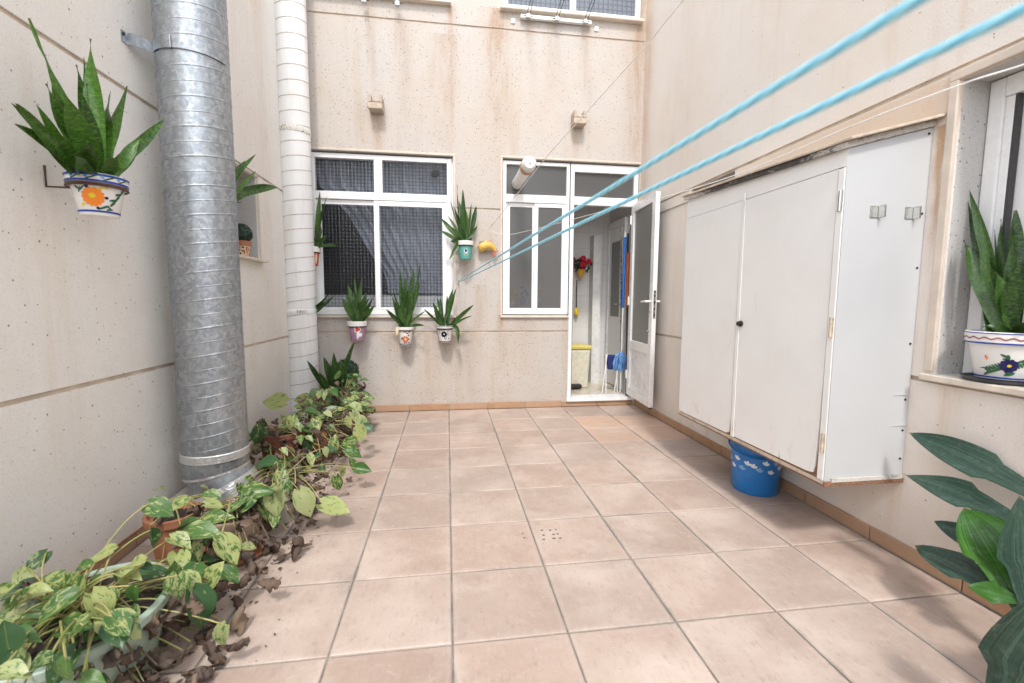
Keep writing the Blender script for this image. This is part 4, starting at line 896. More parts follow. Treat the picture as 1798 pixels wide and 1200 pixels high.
m = MB(); m.ball(dpt(-.062, -.012, -.028), .006, 6); m.build('eye', 'black', dph)
m = MB(); m.hexa([dpt(-.02, -.02, -.034), dpt(.0, -.02, -.034), dpt(-.02, -.02, -.026), dpt(.0, -.02, -.026), dpt(.012, -.045, -.04), dpt(.02, -.042, -.04), dpt(.012, -.045, -.034), dpt(.02, -.042, -.034)]); m.build('flipper', 'toy_grey', dph, bevel=.003)

# ------------------------------------------------------------------ snake-plant leaves and pots
def blade(B, T, W, bend=.1, face=None, twist=0, prof='snake', n=12, fold=.16, up=Vector((0, 0, 1))):
    B, T = Vector(B), Vector(T); d = T-B; L = d.length
    if face is None: face = (CAM-(B+T)/2).normalized()
    side = d.cross(face).normalized()
    Mid = (B+T)/2 + side*(0) + up*(bend*L)
    rows, uvs = [], []
    for k in range(n+1):
        t = k/n; p = B*(1-t)**2 + Mid*(2*t*(1-t)) + T*t*t; tg = ((Mid-B)*(1-t)+(T-Mid)*t).normalized()
        w = tg.cross(face)
        if w.length < .15: w = tg.cross(face+Vector((.3, .2, .5)))
        w.normalize(); w = Matrix.Rotation(twist*(t-.3), 3, tg) @ w; nn = w.cross(tg).normalized()
        if prof == 'snake': f = (.52+.48*math.sin(PI/2*min(1, t/.55))) if t < .55 else max(.0, 1-((t-.55)/.45)**2.0)
        else: f = (.16+.84*math.sin(PI*min(1, t/.96)*.5/.5*.5)**1.1) if t < .5 else max(0, math.cos((t-.5)/.5*PI/2)**.8)
        f = max(f, .012); h = W*.5*f; wav = .09*W*math.sin(t*8+L*40)
        rows.append([p+w*(h*q)+nn*(fold*W*f*(abs(q)**1.5)+wav*q) for q in (-1, -.5, 0, .5, 1)]); uvs.append([(.5+q/2, t) for q in (-1, -.5, 0, .5, 1)])
    m = MB(); m.grid(rows, uvs); return m
def leaves(root, base, specs, plane, mt, jitter=.03, spread=.35, name='leaf'):
    """specs: (tip px, tip py, width m[, depth shift, bend, material])"""
    k, v = plane
    for s in list(specs)+[(specs[0][0]*.3+q[0]*.7+random.uniform(-14, 14), specs[0][1]*.25+q[1]*.75+random.uniform(-10, 25), q[2]*.7) for q in random.sample(list(specs), min(len(specs), 5 if len(specs) > 7 else 1))]:
        tx, ty, wdt = s[:3]; wdt *= .9; dz = s[3] if len(s) > 3 else random.uniform(-.05, .05); bend = s[4] if len(s) > 4 else random.uniform(-.02, .05); mm = s[5] if len(s) > 5 and s[5] else mt
        tip = at(tx, ty, **{k: v+dz}); b0 = base+Vector((random.uniform(-1, 1)*jitter, random.uniform(-1, 1)*jitter, -.01)); b0.x += (tip.x-base.x)*.12; b0.y += (tip.y-base.y)*.12; up_ = Vector((random.gauss(0, .5), random.gauss(0, .3), 1)).normalized(); bend *= random.uniform(.6, 2.2)
        fc = (CAM-tip).normalized()+Vector((random.gauss(0, spread), random.gauss(0, spread), random.gauss(0, .2)))
        blade(b0, tip, wdt, bend, fc.normalized(), random.gauss(0, 1.1), up=up_).build(name, mm, root, smooth=True)
def pot_profile(rt, rb, h, rim, rimout=.008):
    return [(rb, 0), (rb+.002, .003), (rt-.004, h-rim-.001), (rt+rimout, h-rim), (rt+rimout+.003, h-.003), (rt+rimout, h), (rt-.004, h-.001), (rt-.012, h-.02), (0, h-.022)]
def hanging_pot(name, lab, group, c, rt, rb, h, rim, body, rimm, tilt=0, soil=True):
    """c = bottom centre"""
    t = thing(name, lab, 'plant pot', c, group); c = Vector(c)
    m = MB(); m.lathe([(rb-.001, 0), (rb+.001, .003), (rt-.004, h-rim)], 40, c); m.build('pot', body, t, smooth=True)
    m = MB(); m.lathe([(rt-.003, h-rim+.0005), (rt+.006, h-rim+.0015), (rt+.009, h-.003), (rt+.006, h), (rt-.004, h-.001), (rt-.010, h-.018), (rt-.011, h-.022)], 40, c); m.build('rim', rimm, t, smooth=True)
    if soil: m = MB(); m.lathe([(rt-.0115, h-.021), (rt*.5, h-.014), (0, h-.012)], 24, c); m.build('soil', 'soil', t)
    return t
def band(t, c, z0, r0, z1, r1, za, zb, mt, off=.001, name='painted_band'):
    f = lambda z: r0+(r1-r0)*(z-z0)/(z1-z0)+off
    m = MB(); rows = [[(c[0]+f(z)*math.cos(2*PI*j/40), c[1]+f(z)*math.sin(2*PI*j/40), c[2]+z) for j in range(40)] for z in (za, zb)]; m.grid(rows, None, closed=True); return m.build(name, mt, t, smooth=True)
def flower_poly(r, petals, depth=.16, n=40, cx=0, cz=0, sx=1): return [(cx+sx*r*(1-depth+depth*abs(math.cos(petals*t/2)))*math.cos(t), cz+r*(1-depth+depth*abs(math.cos(petals*t/2)))*math.sin(t)) for t in [2*PI*k/n for k in range(n)]]
def pdecal(t, name, mt, geo, items):
    """geo=(c,z0,r0,z1,r1); items: (th, z, poly, off)"""
    for th, z, poly, off in items:
        m = MB(); decal(m, *geo, th, z, poly, off); m.build(name, mt, t)
def ring_bracket(t, c, z, r, wall_pt, mt='brown_wire', drop=.1):
    m = MB(); m.tube([(c[0]+r*math.cos(2*PI*k/32), c[1]+r*math.sin(2*PI*k/32), z) for k in range(33)], .004, 6); wp = Vector(wall_pt); e = (wp-Vector((c[0], c[1], z))); e.z = 0; e.normalize()
    q = Vector((c[0], c[1], z))+e*r; m.tube([q, Vector((wp.x, wp.y, z)), Vector((wp.x, wp.y, z+drop))], .004, 6); m.build('bracket', mt, t)

HP = 'flower pots hanging on the courtyard walls'
# --- big left pot with orange flower
c = Vector((-1.285, 1.925, 1.452)); RT_, RB_, H_, RIM = .082, .056, .145, .034
t = hanging_pot('hanging_pot', 'white glazed hanging pot with orange flower and snake plant on the left wall', HP, c, RT_, RB_, H_, RIM, 'glaze_white', 'glaze_white')
geo = (c, .003, RB_+.001, H_-RIM, RT_-.004); rgeo = (c, H_-RIM, RT_+.0065, H_-.003, RT_+.0092); tc_ = math.atan2(CAM.y-c.y, CAM.x-c.x)
band(t, c, *rgeo[1:], H_-RIM+.002, H_-RIM+.010, 'p_blue'); band(t, c, *rgeo[1:], H_-.011, H_-.003, 'p_blue'); band(t, c, *geo[1:], .010, .017, 'p_blue')
m = MB(); m.lathe([(RT_-.001, H_-RIM-.003), (RT_+.004, H_-RIM-.0025), (RT_+.004, H_-RIM-.0005), (RT_-.001, H_-RIM-.0004)], 40, c); m.build('rim_brown_ring', 'p_brown', t, smooth=True)  # thin brown ring under the rim, like the bracket ring there
pdecal(t, 'painted_flower', 'p_orange', geo, [(tc_-.22, .062, flower_poly(.034, 14, .14, 56, sx=1.0), .0014)]); pdecal(t, 'flower_centre', 'p_yellow', geo, [(tc_-.24, .066, ell(.010, .009), .0020)])
pdecal(t, 'painted_leaf', 'p_green', geo, [(tc_+.62+.12*k-.10*(k % 2), .045+.012*k, ell(.014, .0045, .9-.35*(k % 2)*2), .0014) for k in range(5)] + [(tc_-.85, .092, ell(.010, .004, -.7), .0014), (tc_-.74, .085, ell(.012, .003, 1.1), .0014), (tc_-.62, .09, ell(.012, .003, .8), .0014), (tc_+.2, .028, ell(.017, .004, .5), .0014), (tc_+.42, .03, ell(.010, .003, -.6), .0014), (tc_+.48, .022, ell(.011, .003, .2), .0014)])
pdecal(t, 'painted_dot', 'p_navy', geo, [(tc_-.42, .098, ell(.006, .008), .0014), (tc_+.32, .062, ell(.006, .005), .0014), (tc_-.05, .024, ell(.005, .005), .0014)])
pdecal(t, 'painted_sprig', 'p_yellow', geo, [(tc_+.08, .092, ell(.010, .004, .5), .0014), (tc_+.3, .097, ell(.006, .004, .2), .0014), (tc_-.72, .035, ell(.008, .005, .9), .0014)])
pdecal(t, 'rim_swash', 'p_green', rgeo, [(tc_+a, H_-RIM+.017, ell(.024, .0026, .42), .0010) for a in (-.72, -.18, .36, .9)]); pdecal(t, 'rim_dot', 'p_sky', rgeo, [(tc_+a, H_-RIM+.019, ell(.006, .0045), .0012) for a in (-.88, -.35, .16, .7)])
ring_bracket(t, c, H_-RIM-.008+c.z, RT_+.005, (XL+.004, 1.915, 0), 'brown_wire', .075)
S = lambda u, v: (u/2.5, v/2.5)
leaves(t, c+Vector((0, 0, H_)), [(*S(127, 80), .045, -.03, .0), (*S(397, 170), .062, .03, .0), (*S(368, 252), .03, -.02), (*S(335, 285), .05, .0), (*S(203, 368), .055, 0), (*S(226, 372), .05, .03), (*S(72, 455), .05, .05, .0), (*S(65, 545), .05, .02, .02), (*S(180, 585), .05, .06, .03), (*S(297, 425), .078, .08, 0), (*S(357, 408), .066, .09, 0), (*S(558, 378), .055, .02, .0), (*S(725, 520), .05, .05, -.10), (*S(612, 606), .045, .09, .02), (*S(600, 662), .042, .07, .02), (*S(540, 745), .04, .06, .03), (*S(485, 400), .066, .03, 0), (*S(425, 460), .04, .0), (*S(385, 620), .055, .12, .02), (*S(490, 690), .055, .11, .08), (*S(330, 690), .05, .1, .04)], ('X', -1.285), 'snake', .035)

# --- back-wall pots
Q = lambda u, v: (530+u/3.158, 240+v/3.158)
def backpot(lab, px, py_top, rt, rb, h, rim, body, rimm, specs, decor, mt='snake_far'):
    top = at(px, py_top, Y=4.53); c = Vector((top.x, 4.53, top.z-h)); t = hanging_pot('hanging_pot', lab, HP, c, rt, rb, h, rim, body, rimm)
    geo = (c, .003, rb+.001, h-rim, rt-.004); th = math.atan2(CAM.y-c.y, CAM.x-c.x); decor(t, c, geo, th, h, rim, rt)
    ring_bracket(t, c, c.z+h-rim-.006, rt+.002, (c.x, YB-.004, 0), 'dark_steel', .05)
    leaves(t, c+Vector((0, 0, h)), [(*Q(u, v), *r) for u, v, *r in specs], ('Y', 4.53), mt, .03); return t
def dec_green(t, c, geo, th, h, rim, rt):
    pdecal(t, 'painted_patch', 'glaze_white', geo, [(th+.1, .075, flower_poly(.022, 5, .2, 30), .0012), (th+.1, .042, ell(.018, .009), .0012)]); pdecal(t, 'painted_tulip', 'p_blue', geo, [(th+.1, .078, flower_poly(.016, 3, .35, 24), .0018)]); pdecal(t, 'painted_leaf', 'p_green', geo, [(th+.1, .041, ell(.013, .005), .0018)])
backpot('turquoise hanging pot with white rim and blue flower right of the big window', 817, 424, .074, .055, .175, .042, 'turquoise', 'glaze_white',
    [(893, 290, .062), (873, 360, .045), (842, 385, .04), (940, 365, .03), (968, 382, .055), (770, 450, .05, .06), (765, 520, .04, -.05), (822, 580, .05, -.1, .05), (972, 498, .045), (815, 688, .045, -.08, .3), (808, 440, .03, .05), (905, 400, .06), (880, 430, .05)], dec_green)
def dec_lilac(t, c, geo, th, h, rim, rt):
    pdecal(t, 'painted_patch', 'glaze_white', geo, [(th+.02, .105, flower_poly(.034, 5, .25, 30), .0012), (th+.02, .055, ell(.010, .04), .0012), (th+.3, .055, ell(.028, .02), .0012)]); pdecal(t, 'painted_tulip', 'p_red', geo, [(th+.02, .108, flower_poly(.024, 3, .35, 24), .0018)])
backpot('lilac hanging pot with white rim and red tulip under the patterned window', 627, 564, .084, .06, .185, .048, 'lilac', 'glaze_white',
    [(332, 785, .05), (250, 812, .05), (226, 898, .07, -.05), (395, 888, .06), (403, 938, .05, -.06), (290, 850, .06), (360, 868, .055), (350, 985, .055, -.1, .03), (305, 880, .06, -.05)], dec_lilac)
def dec_flower(t, c, geo, th, h, rim, rt):
    pdecal(t, 'painted_flower', 'p_pink', geo, [(th+.05, .06, flower_poly(.034, 10, .15, 40), .0012), (th+.0, .135, ell(.018, .008, .2), .0012), (th+.6, .135, ell(.014, .008, .2), .0012)]); pdecal(t, 'flower_centre', 'p_yellow', geo, [(th+.05, .062, ell(.011, .011), .0018)])
    pdecal(t, 'painted_leaf', 'p_black', geo, [(th+a, b_, ell(.013, .005, r), .0012) for a, b_, r in ((-.1, .03, 1.2), (.2, .03, .6), (.55, .06, -.5), (.5, .1, .8), (.3, .12, .2), (-.5, .07, 1.), (.65, .03, .4))]); band(t, c, *geo[1:], .004, .010, 'p_navy'); band(t, c, *geo[1:], .016, .019, 'p_navy')
fp = backpot('white hanging pot painted with a red flower, middle of three under the window', 711, 574, .078, .055, .18, .03, 'glaze_white', 'glaze_white',
    [(620, 725, .05), (573, 778, .05), (545, 740, .05, .03), (655, 800, .065), (478, 825, .05), (467, 958, .045, -.08, .03), (680, 1050, .03, -.1, .2), (600, 790, .06), (535, 955, .07, -.09, .0), (610, 880, .065, -.04), (520, 900, .04)], dec_flower)
q0 = at(697, 583, Y=4.44); m = MB(); m.ball(q0, .022, 8, (.8, .6, 1.9)); o = m.build('figurine', 'p_cream', fp, smooth=True)
def dec_black(t, c, geo, th, h, rim, rt):
    pdecal(t, 'painted_flower', 'p_black', geo, [(th-.12, .082, flower_poly(.032, 9, .2, 40), .0012)]); pdecal(t, 'flower_centre', 'glaze_white', geo, [(th-.12, .084, ell(.006, .006), .0018)]); pdecal(t, 'painted_leaf', 'p_black', geo, [(th+a, b_, ell(.017, .003, r), .0012) for a, b_, r in ((.45, .09, .5), (.5, .075, -.1), (.2, .045, 1.4), (.0, .04, 1.9), (.4, .11, 1.), (-.75, .1, 1.5))])
    pdecal(t, 'painted_sprig', 'p_mauve', geo, [(th+.65, .045, ell(.010, .003, 1), .0012), (th+.6, .035, ell(.010, .003, .3), .0012), (th+.7, .1, ell(.012, .002, .8), .0012)]); band(t, c, *geo[1:], .004, .012, 'p_black')
    rg = (h-rim, rt+.0065, h-.003, rt+.0092); band(t, c, *rg, h-rim+.002, h-rim+.007, 'p_black'); band(t, c, *rg, h-.009, h-.003, 'p_black')
backpot('white hanging pot with black flower and drooping leaf, rightmost under the window', 781, 572, .078, .055, .165, .03, 'glaze_white', 'glaze_white',
    [(838, 845, .05), (805, 885, .045), (768, 893, .05), (725, 915, .045), (952, 934, .045, -.05, .08), (942, 995, .04, -.08, .06), (892, 985, .05, -.06, .05), (675, 955, .03, 0, .06), (866, 1165, .05, -.12, .42), (740, 960, .04)], dec_black)
def dec_red(t, c, geo, th, h, rim, rt): pdecal(t, 'painted_stripe', 'p_cream', geo, [(th+.6, .07, ell(.010, .05), .0012), (th-.5, .07, ell(.010, .05), .0012)])
backpot('red hanging pot with white rim half hidden by the white corner duct', 549, 434, .060, .038, .18, .05, 'p_red', 'glaze_white',
    [(100, 305, .05), (140, 545, .045), (212, 610, .035, -.1, .08), (105, 490, .05), (85, 430, .04), (60, 560, .05), (95, 520, .05, -.1)], dec_red)
def dec_none(t, c, geo, th, h, rim, rt): band(t, c, *geo[1:], .02, .03, 'p_blue')
backpot('hanging pot almost hidden behind the white corner duct with two leaves showing', 536, 556, .066, .05, .16, .04, 'glaze_white', 'glaze_white', [(152, 868, .05, -.08), (160, 903, .055, -.1, .1), (110, 940, .05, -.1)], dec_none)

# --- plant on the left wall behind the galvanised duct
c = Vector((-1.335, 2.90, 1.58)); t = hanging_pot('hanging_pot', 'hanging pot behind the galvanised duct with bright leaves poking out', HP, c, .10, .07, .15, .03, 'glaze_white', 'glaze_white'); ring_bracket(t, c, c.z+.11, .10, (XL+.004, 2.90, 0))
K = lambda u, v: (390+u/5, 260+v/5)
leaves(t, c+Vector((0, .02, .15)), [(*K(300, 55), .035, .03, .06), (*K(205, 112), .05, .04, .05), (*K(485, 345), .075, .03, .10), (*K(185, 440), .035, .05, .05), (*K(170, 478), .03, .05), (*K(40, 60), .05, .0), (*K(20, 40), .05, .03)], ('X', -1.30), 'snake', .03)

# --- topiary on the left sill, and in the corner
def topiary(name, lab, c, r, pot, ph, pr, decor=True):
    t = thing(name, lab, 'topiary', c); c = Vector(c)
    if pot:
        m = MB(); m.lathe([(pr*.72, .012), (pr*.95, ph*.7)], 28, c); m.build('pot', 'p_cream', t, smooth=True); m = MB(); m.lathe([(pr*.9, ph*.7), (pr*1.1, ph*.71), (pr*1.1, ph), (pr*.9, ph), (0, ph-.01)], 28, c); m.build('rim', 'terracotta', t, smooth=True)
        m = MB(); m.lathe([(pr*1.05, 0), (pr*1.1, .011), (pr*.72, .0115)], 28, c); m.build('saucer', 'terracotta', t, smooth=True); geo = (c, .012, pr*.72, ph*.7, pr*.95)
        for mt in ('p_red', 'p_green'): pdecal(t, 'painted_dot', mt, geo, [(random.uniform(-2.6, .2), random.uniform(.02, ph*.6), ell(.006, .006), .001) for _ in range(12)])
    m = MB(); o = c+Vector((0, 0, ph+r*.72))
    for k in range(1500):
        n_ = Vector((random.gauss(0, 1), random.gauss(0, 1), random.gauss(0, 1))).normalized(); q = o+n_*r*random.uniform(.82, 1.04); a = n_.cross(Vector((random.gauss(0, 1), random.gauss(0, 1), random.gauss(0, 1)))).normalized(); b_ = n_.cross(a); tl = n_*random.uniform(-.4, .6)
        a = (a+tl).normalized()*r*.16; b_ = b_*r*.09; m.face([q-a, q+b_, q+a, q-b_])
    m.ball(o, r*.8, 10); m.build('foliage', 'box', t); return t
s0 = Vector((-1.50, 3.63, 1.449)); topiary('topiary_pot', 'small clipped green ball in a terracotta rimmed pot on the left sill', s0, .072, True, .12, .058)
topiary('boxwood_ball', 'dark green artificial boxwood ball in the left corner by the white duct', at(608, 668, Y=4.42), .115, False, .0, .05)
topiary('boxwood_ball', 'lower dark green boxwood ball half hidden among pothos leaves in the corner', at(622, 700, Y=4.38), .085, False, .0, .05)
c = Vector((-1.02, 4.28, .0)); t = thing('potted_snake_plant', 'snake plant standing in the corner in front of the boxwood balls', 'potted plant', c)
m = MB(); m.lathe(pot_profile(.12, .085, .25, .04), 36, c); m.build('pot', 'terracotta', t, smooth=True); m = MB(); m.lathe([(.106, .232), (0, .24)], 24, c); m.build('soil', 'soil', t)
J = lambda u, v: (420+u/4, 580+v/4)
leaves(t, c+Vector((0, 0, .25)), [(*J(806, 88), .085, -.05, .04), (*J(665, 155), .07, -.05), (*J(592, 186), .07, -.05), (*J(475, 212), .055, -.1, .04), (*J(842, 235), .07, -.12, .02), (*J(715, 190), .05, .0), (*J(560, 290), .05, -.15, .02), (*J(640, 220), .06, -.1)], ('Y', 4.28), 'snake_far', .03)

# --- right window pot
c = Vector((2.115, 1.425, .866)); RT_, RB_, H_, RIM = .112, .083, .178, .046
t = hanging_pot('ceramic_pot', 'large white ceramic pot with navy flower on the right window sill', None, c, RT_, RB_, H_, RIM, 'glaze_white', 'glaze_white')
geo = (c, .003, RB_+.001, H_-RIM, RT_-.004); rgeo = (c, H_-RIM, RT_+.0065, H_-.003, RT_+.0092); th = math.atan2(CAM.y-c.y, CAM.x-c.x)
band(t, c, *rgeo[1:], H_-RIM+.001, H_-RIM+.007, 'p_blue'); band(t, c, *rgeo[1:], H_-.007, H_-.003, 'p_blue'); band(t, c, *geo[1:], .004, .010, 'p_blue')
m = MB(); rows = [[(surf(*rgeo, 2*PI*j/96, H_-RIM+.022+dz+.0035*math.sin(j*2*PI/96*20), .0014)) for j in range(96)] for dz in (-.0028, .0028)]; m.grid(rows, None, closed=True); m.build('wavy_line', 'p_mauve', t)
pdecal(t, 'painted_flower', 'p_navy', geo, [(th+.10, .055, flower_poly(.026, 10, .16, 44), .0020)]); pdecal(t, 'flower_centre', 'p_yellow', geo, [(th+.11, .055, ell(.006, .005), .0026)])
L_ = []
for s, zc in ((-1, .048), (1, .062)):
    for k in range(6):
        for q in (-1, 1): L_.append((th+.10+s*(.22+.085*k), zc+s*.004*k+q*.007, ell(.012, .0038, q*s*.8), .0014))
    L_.append((th+.10+s*.5, zc+s*.006, ell(.036, .003, .1), .0015))
L_ += [(th-.02, .090, ell(.015, .0045, -.5), .0014), (th+.06, .086, ell(.005, .011, .2), .0014), (th-.0, .080, ell(.009, .0035, .1), .0014), (th+.13, .022, ell(.014, .005, .3), .0014), (th+.08, .030, ell(.005, .009, -.4), .0014), (th+.19, .030, ell(.010, .004, -.2), .0014)]
pdecal(t, 'painted_leaf', 'p_green', geo, L_); pdecal(t, 'painted_sprig', 'p_orange', geo, [(th-.55, .085, ell(.007, .003, 1.3), .0014), (th-.51, .078, ell(.007, .003, 1.3), .0014), (th+.80, .05, ell(.007, .003, .6), .0014), (th+.88, .045, ell(.007, .004, 1.), .0014)])
m = MB(); m.lathe([(.088, .0), (.112, .004), (.122, .016), (.118, .016), (.108, .007), (.0, .006)], 40, (c.x, c.y, .8505)); solo(m, 'plant_saucer', 'saucer', 'dark plastic saucer under the ceramic pot on the right sill', 'saucer', (c.x, c.y, .8505), smooth=True)
A = lambda u, v: (1560+u/1.818, 60+v/1.818)
leaves(t, c+Vector((0, 0, H_)), [(*A(258, 497), .042, .0, .0), (*A(240, 658), .062, -.06, .02), (*A(405, 563), .068, .02, .0), (*A(445, 700), .06, -.03, .02), (*A(338, 625), .045, .03), (*A(372, 815), .055, -.05), (*A(345, 760), .06, -.06), (*A(300, 610), .035, .02), (*A(420, 640), .06, .05), (*A(360, 590), .03, .06), (*A(300, 935), .04, -.1, .10), (*A(452, 925), .045, -.10, .12)], ('X', 2.115), 'snake_far', .035)

# --- big strappy plant at lower right, pot just out of frame
c = Vector((1.70, .78, 0)); t = thing('potted_broadleaf', 'potted plant with long dark broad leaves at the lower right edge', 'potted plant', c)
m = MB(); m.lathe(pot_profile(.16, .11, .28, .04), 40, c); m.build('pot', 'terracotta', t, smooth=True); m = MB(); m.lathe([(.146, .262), (0, .27)], 24, c); m.build('soil', 'soil', t)
b0 = c+Vector((.0, .02, .27))
def big(tip, bpt, W, bend, face, mt='strap', tw=.3): blade(bpt, tip, W, bend, Vector(face).normalized(), tw, 'broad', 16, .12).build('leaf', mt, t, smooth=True)
fcam = lambda p: (CAM-p).normalized()
def bigpx(tx, ty, tD, bx, by, bD, W, bend, mt='strap', fj=(0, 0, 0), tw=.3):
    tip = at(tx, ty, D=tD); bb = at(bx, by, D=bD); big(tip, bb, W, bend, fcam((tip+bb)/2)+Vector(fj), mt, tw)
bigpx(1596, 760, 1.90, 1900, 915, 1.45, .125, .05, 'strap', (0, 0, .3))
bigpx(1588, 833, 1.84, 1830, 935, 1.45, .105, .06, 'strap', (0, 0, .35))
bigpx(1692, 893, 1.62, 1800, 1085, 1.40, .16, .06, 'strap_bright', (.2, 0, .1))
bigpx(1608, 962, 1.72, 1790, 1055, 1.42, .115, .05, 'strap', (0, 0, .4))
bigpx(1640, 915, 1.74, 1800, 1000, 1.48, .08, .06, 'strap', (.1, 0, -.2))
bigpx(1700, 888, 1.70, 1810, 960, 1.48, .07, .05, 'strap_bright', (.3, 0, .6))
bigpx(1790, 870, 1.45, 1815, 1120, 1.38, .13, .03, 'strap', (.2, 0, 0))
bigpx(1900, 1005, 1.02, 1720, 1340, 1.18, .17, .02, 'strap', (-.1, 0, .1))
bigpx(1700, 1030, 1.50, 1800, 1060, 1.40, .075, .04, 'strap_bright', (.0, 0, .4))
bigpx(1860, 1060, 1.2, 1800, 1240, 1.3, .13, .02, 'strap', (.3, 0, .1))

# ------------------------------------------------------------------ pothos along the left wall
def heart(L, W, fold, droop, wav, seed):
    rnd = random.Random(seed); rows, uvs = [], []; n = 8
    prof = [.30, .80, .99, 1.0, .92, .77, .54, .28, .015]; back = [-.10, -.06, 0, 0, 0, 0, 0, 0, 0]
    for k in range(n+1):
        t = k/n; h = W*.5*prof[k]; row, uv = [], []
        for q in (-1, -.5, 0, .5, 1):
            y = L*t + (L*back[k]*abs(q)*2 if k < 2 else 0) ; z = fold*abs(q)*h - droop*L*t*t + wav*W*math.sin(t*8+q*2.5+seed)
            row.append((h*q, y, z)); uv.append((.5+q*.5*prof[k], t))
        rows.append(row); uvs.append(uv)
    m = MB(); m.grid(rows, uvs); return m.mesh('leaf', smooth=True)
def withered(L, W, seed):
    rnd = random.Random(seed); rows, uvs = [], []; n = 9; a0 = rnd.uniform(1.4, 2.9); ph = rnd.uniform(0, 6); f1, f2 = rnd.uniform(5, 9), rnd.uniform(3, 6); tw = rnd.uniform(-1.6, 1.6); tear = rnd.randrange(2, 7)
    for k in range(n+1):
        t = k/n; h = W*.5*max(.03, math.sin(PI*min(.98, t*.9+.08)))*rnd.uniform(.6, 1.15)*(.55 if k == tear else 1); row, uv = [], []
        for q in (-1, -.66, -.33, 0, .33, .66, 1):
            an = q*a0*(1+.35*math.sin(t*f2+ph)); cr = .07*math.sin(t*f1+q*4+ph)+.05*math.sin(q*f1-t*11); x = h*math.sin(an)/max(a0*.55, .5)+rnd.gauss(0, .012); z = h*(1-math.cos(an))*.6+cr+rnd.gauss(0, .012)
            ca, sa_ = math.cos(tw*t), math.sin(tw*t); row.append((x*ca-z*sa_, L*t*(1-.15*t), x*sa_+z*ca-.4*L*t*t*math.sin(ph))); uv.append((.5+q*.5, t))
        rows.append(row); uvs.append(uv)
    m = MB(); m.grid(rows, uvs); return m.mesh('withered_leaf', smooth=True)
HM = {k: [] for k in ('pothos', 'pothos_pale', 'pothos_green')}
for k in HM:
    for sd in range(6):
        rnd = random.Random(sd*7+1); me = heart(1, rnd.uniform(.68, .86), rnd.uniform(.1, .7), rnd.uniform(.0, .35), .025, sd); me.materials.append(M[k]); HM[k].append(me)
DM = []
for sd in range(9): me = withered(1, random.Random(sd).uniform(.5, .9), sd); me.materials.append(M['dead']); DM.append(me)
def place_leaf(root, name, me, p, axis, normal, size):
    y = axis.normalized(); x = y.cross(normal).normalized(); z = x.cross(y); o = link(name, me, root)
    o.matrix_local = Matrix.Translation(Vector(p)-root.location) @ Matrix((x, y, z)).transposed().to_4x4() @ Matrix.Scale(size, 4); return o
PG = 'potted pothos along the left wall'
def pothos(lab, c, r, h, mt, shape='round', sx=1, sy=1):
    c = Vector(c); t = thing('potted_pothos', lab, 'potted plant', c, PG); m = MB()
    if shape == 'round': m.lathe(pot_profile(r, r*.72, h, .035), 36, c)
    else: m.lathe([(r*.86, 0), (r*.88, .004), (r-.004, h-.03), (r+.012, h-.028), (r+.014, h-.004), (r+.010, h), (r-.006, h-.001), (r-.012, h-.03), (0, h-.032)], 48, c, sx, sy)
    m.build('pot', mt, t, smooth=True); m = MB(); m.lathe([((r-.013)*1, h-.025), (r*.5, h-.012), (0, h-.008)], 28, c, sx if shape != 'round' else 1, sy if shape != 'round' else 1); m.build('soil', 'soil', t)
    return t
T = {}
T['a'] = pothos('pothos in a pale green oval planter at the lower left corner', (-1.09, 1.43, 0), .20, .225, 'green_planter', 'oval', 1.0, 1.2)
T['b'] = pothos('pothos in a weathered pinkish pot on a terracotta saucer beside the green planter', (-.965, 2.10, .012), .125, .19, 'terracotta_old')
T['c'] = pothos('pothos in a small red terracotta pot against the cement plinth', (-1.22, 2.13, 0), .10, .20, 'terracotta')
T['d'] = pothos('pothos in a pale grey pot with withered leaves trailing on the tiles', (-.88, 2.43, 0), .12, .17, 'pale_pot')
T['e'] = pothos('pothos in a brown plastic pot right of the galvanised duct', (-1.10, 3.10, 0), .13, .28, 'brown_pot')
T['f'] = pothos('pothos in a terracotta pot in the middle of the leafy heap', (-.94, 3.32, 0), .13, .24, 'terracotta')
T['g'] = pothos('pothos in a terracotta pot near the foot of the white duct', (-.98, 3.72, 0), .13, .27, 'terracotta')
T['h'] = pothos('pothos in a clay pot just in front of the corner snake plant', (-.90, 4.02, 0), .12, .26, 'terracotta_old')
m = MB(); m.lathe([(.10, 0), (.135, .006), (.15, .024), (.145, .024), (.13, .012), (0, .0115)], 36, (-.965, 2.10, 0)); solo(m, 'plant_saucer', 'terracotta', 'terracotta saucer on the tiles under the weathered pot', 'saucer', (-.965, 2.10, 0), smooth=True)
for (k, zz, n) in (('e', .28, 3), ('f', .24, 2)):
    pass
count = {'leaf': 0, 'dead': 0}
def vine_to(root, tip, mt='vine', r=.0026):
    c = root.location; h = .22; a = Vector((c.x+random.uniform(-.06, .06), c.y+random.uniform(-.07, .07), c.z+h)); mid = a.lerp(tip, .5)+Vector((random.uniform(-.03, .03), random.uniform(-.03, .03), random.uniform(.02, .10)))
    P = [a*(1-t)**2+mid*2*t*(1-t)+tip*t*t for t in [k/9 for k in range(10)]]; m = MB(); m.tube(P, r, 5, False); m.build('stem', mt, root, smooth=True)
def hero(root, px, py, z, deg, size, kind, nz=.55):
    if kind == 'pothos_green' and random.random() < .4: kind = 'pothos'
    p = at(px, py, Z=z); a = R_(deg); ax = RT*math.cos(a)+UP*math.sin(a); n_ = ((CAM-p).normalized()*(1-nz)+Vector((0, 0, 1))*nz+Vector((random.gauss(0, .18), random.gauss(0, .18), 0))).normalized()
    base = p-ax*size*.45; me = random.choice(HM[kind]); place_leaf(root, 'leaf', me, base, ax, n_, size); vine_to(root, base); count['leaf'] += 1
U3 = lambda u, v: (u/2.724, 780+v/2.724)
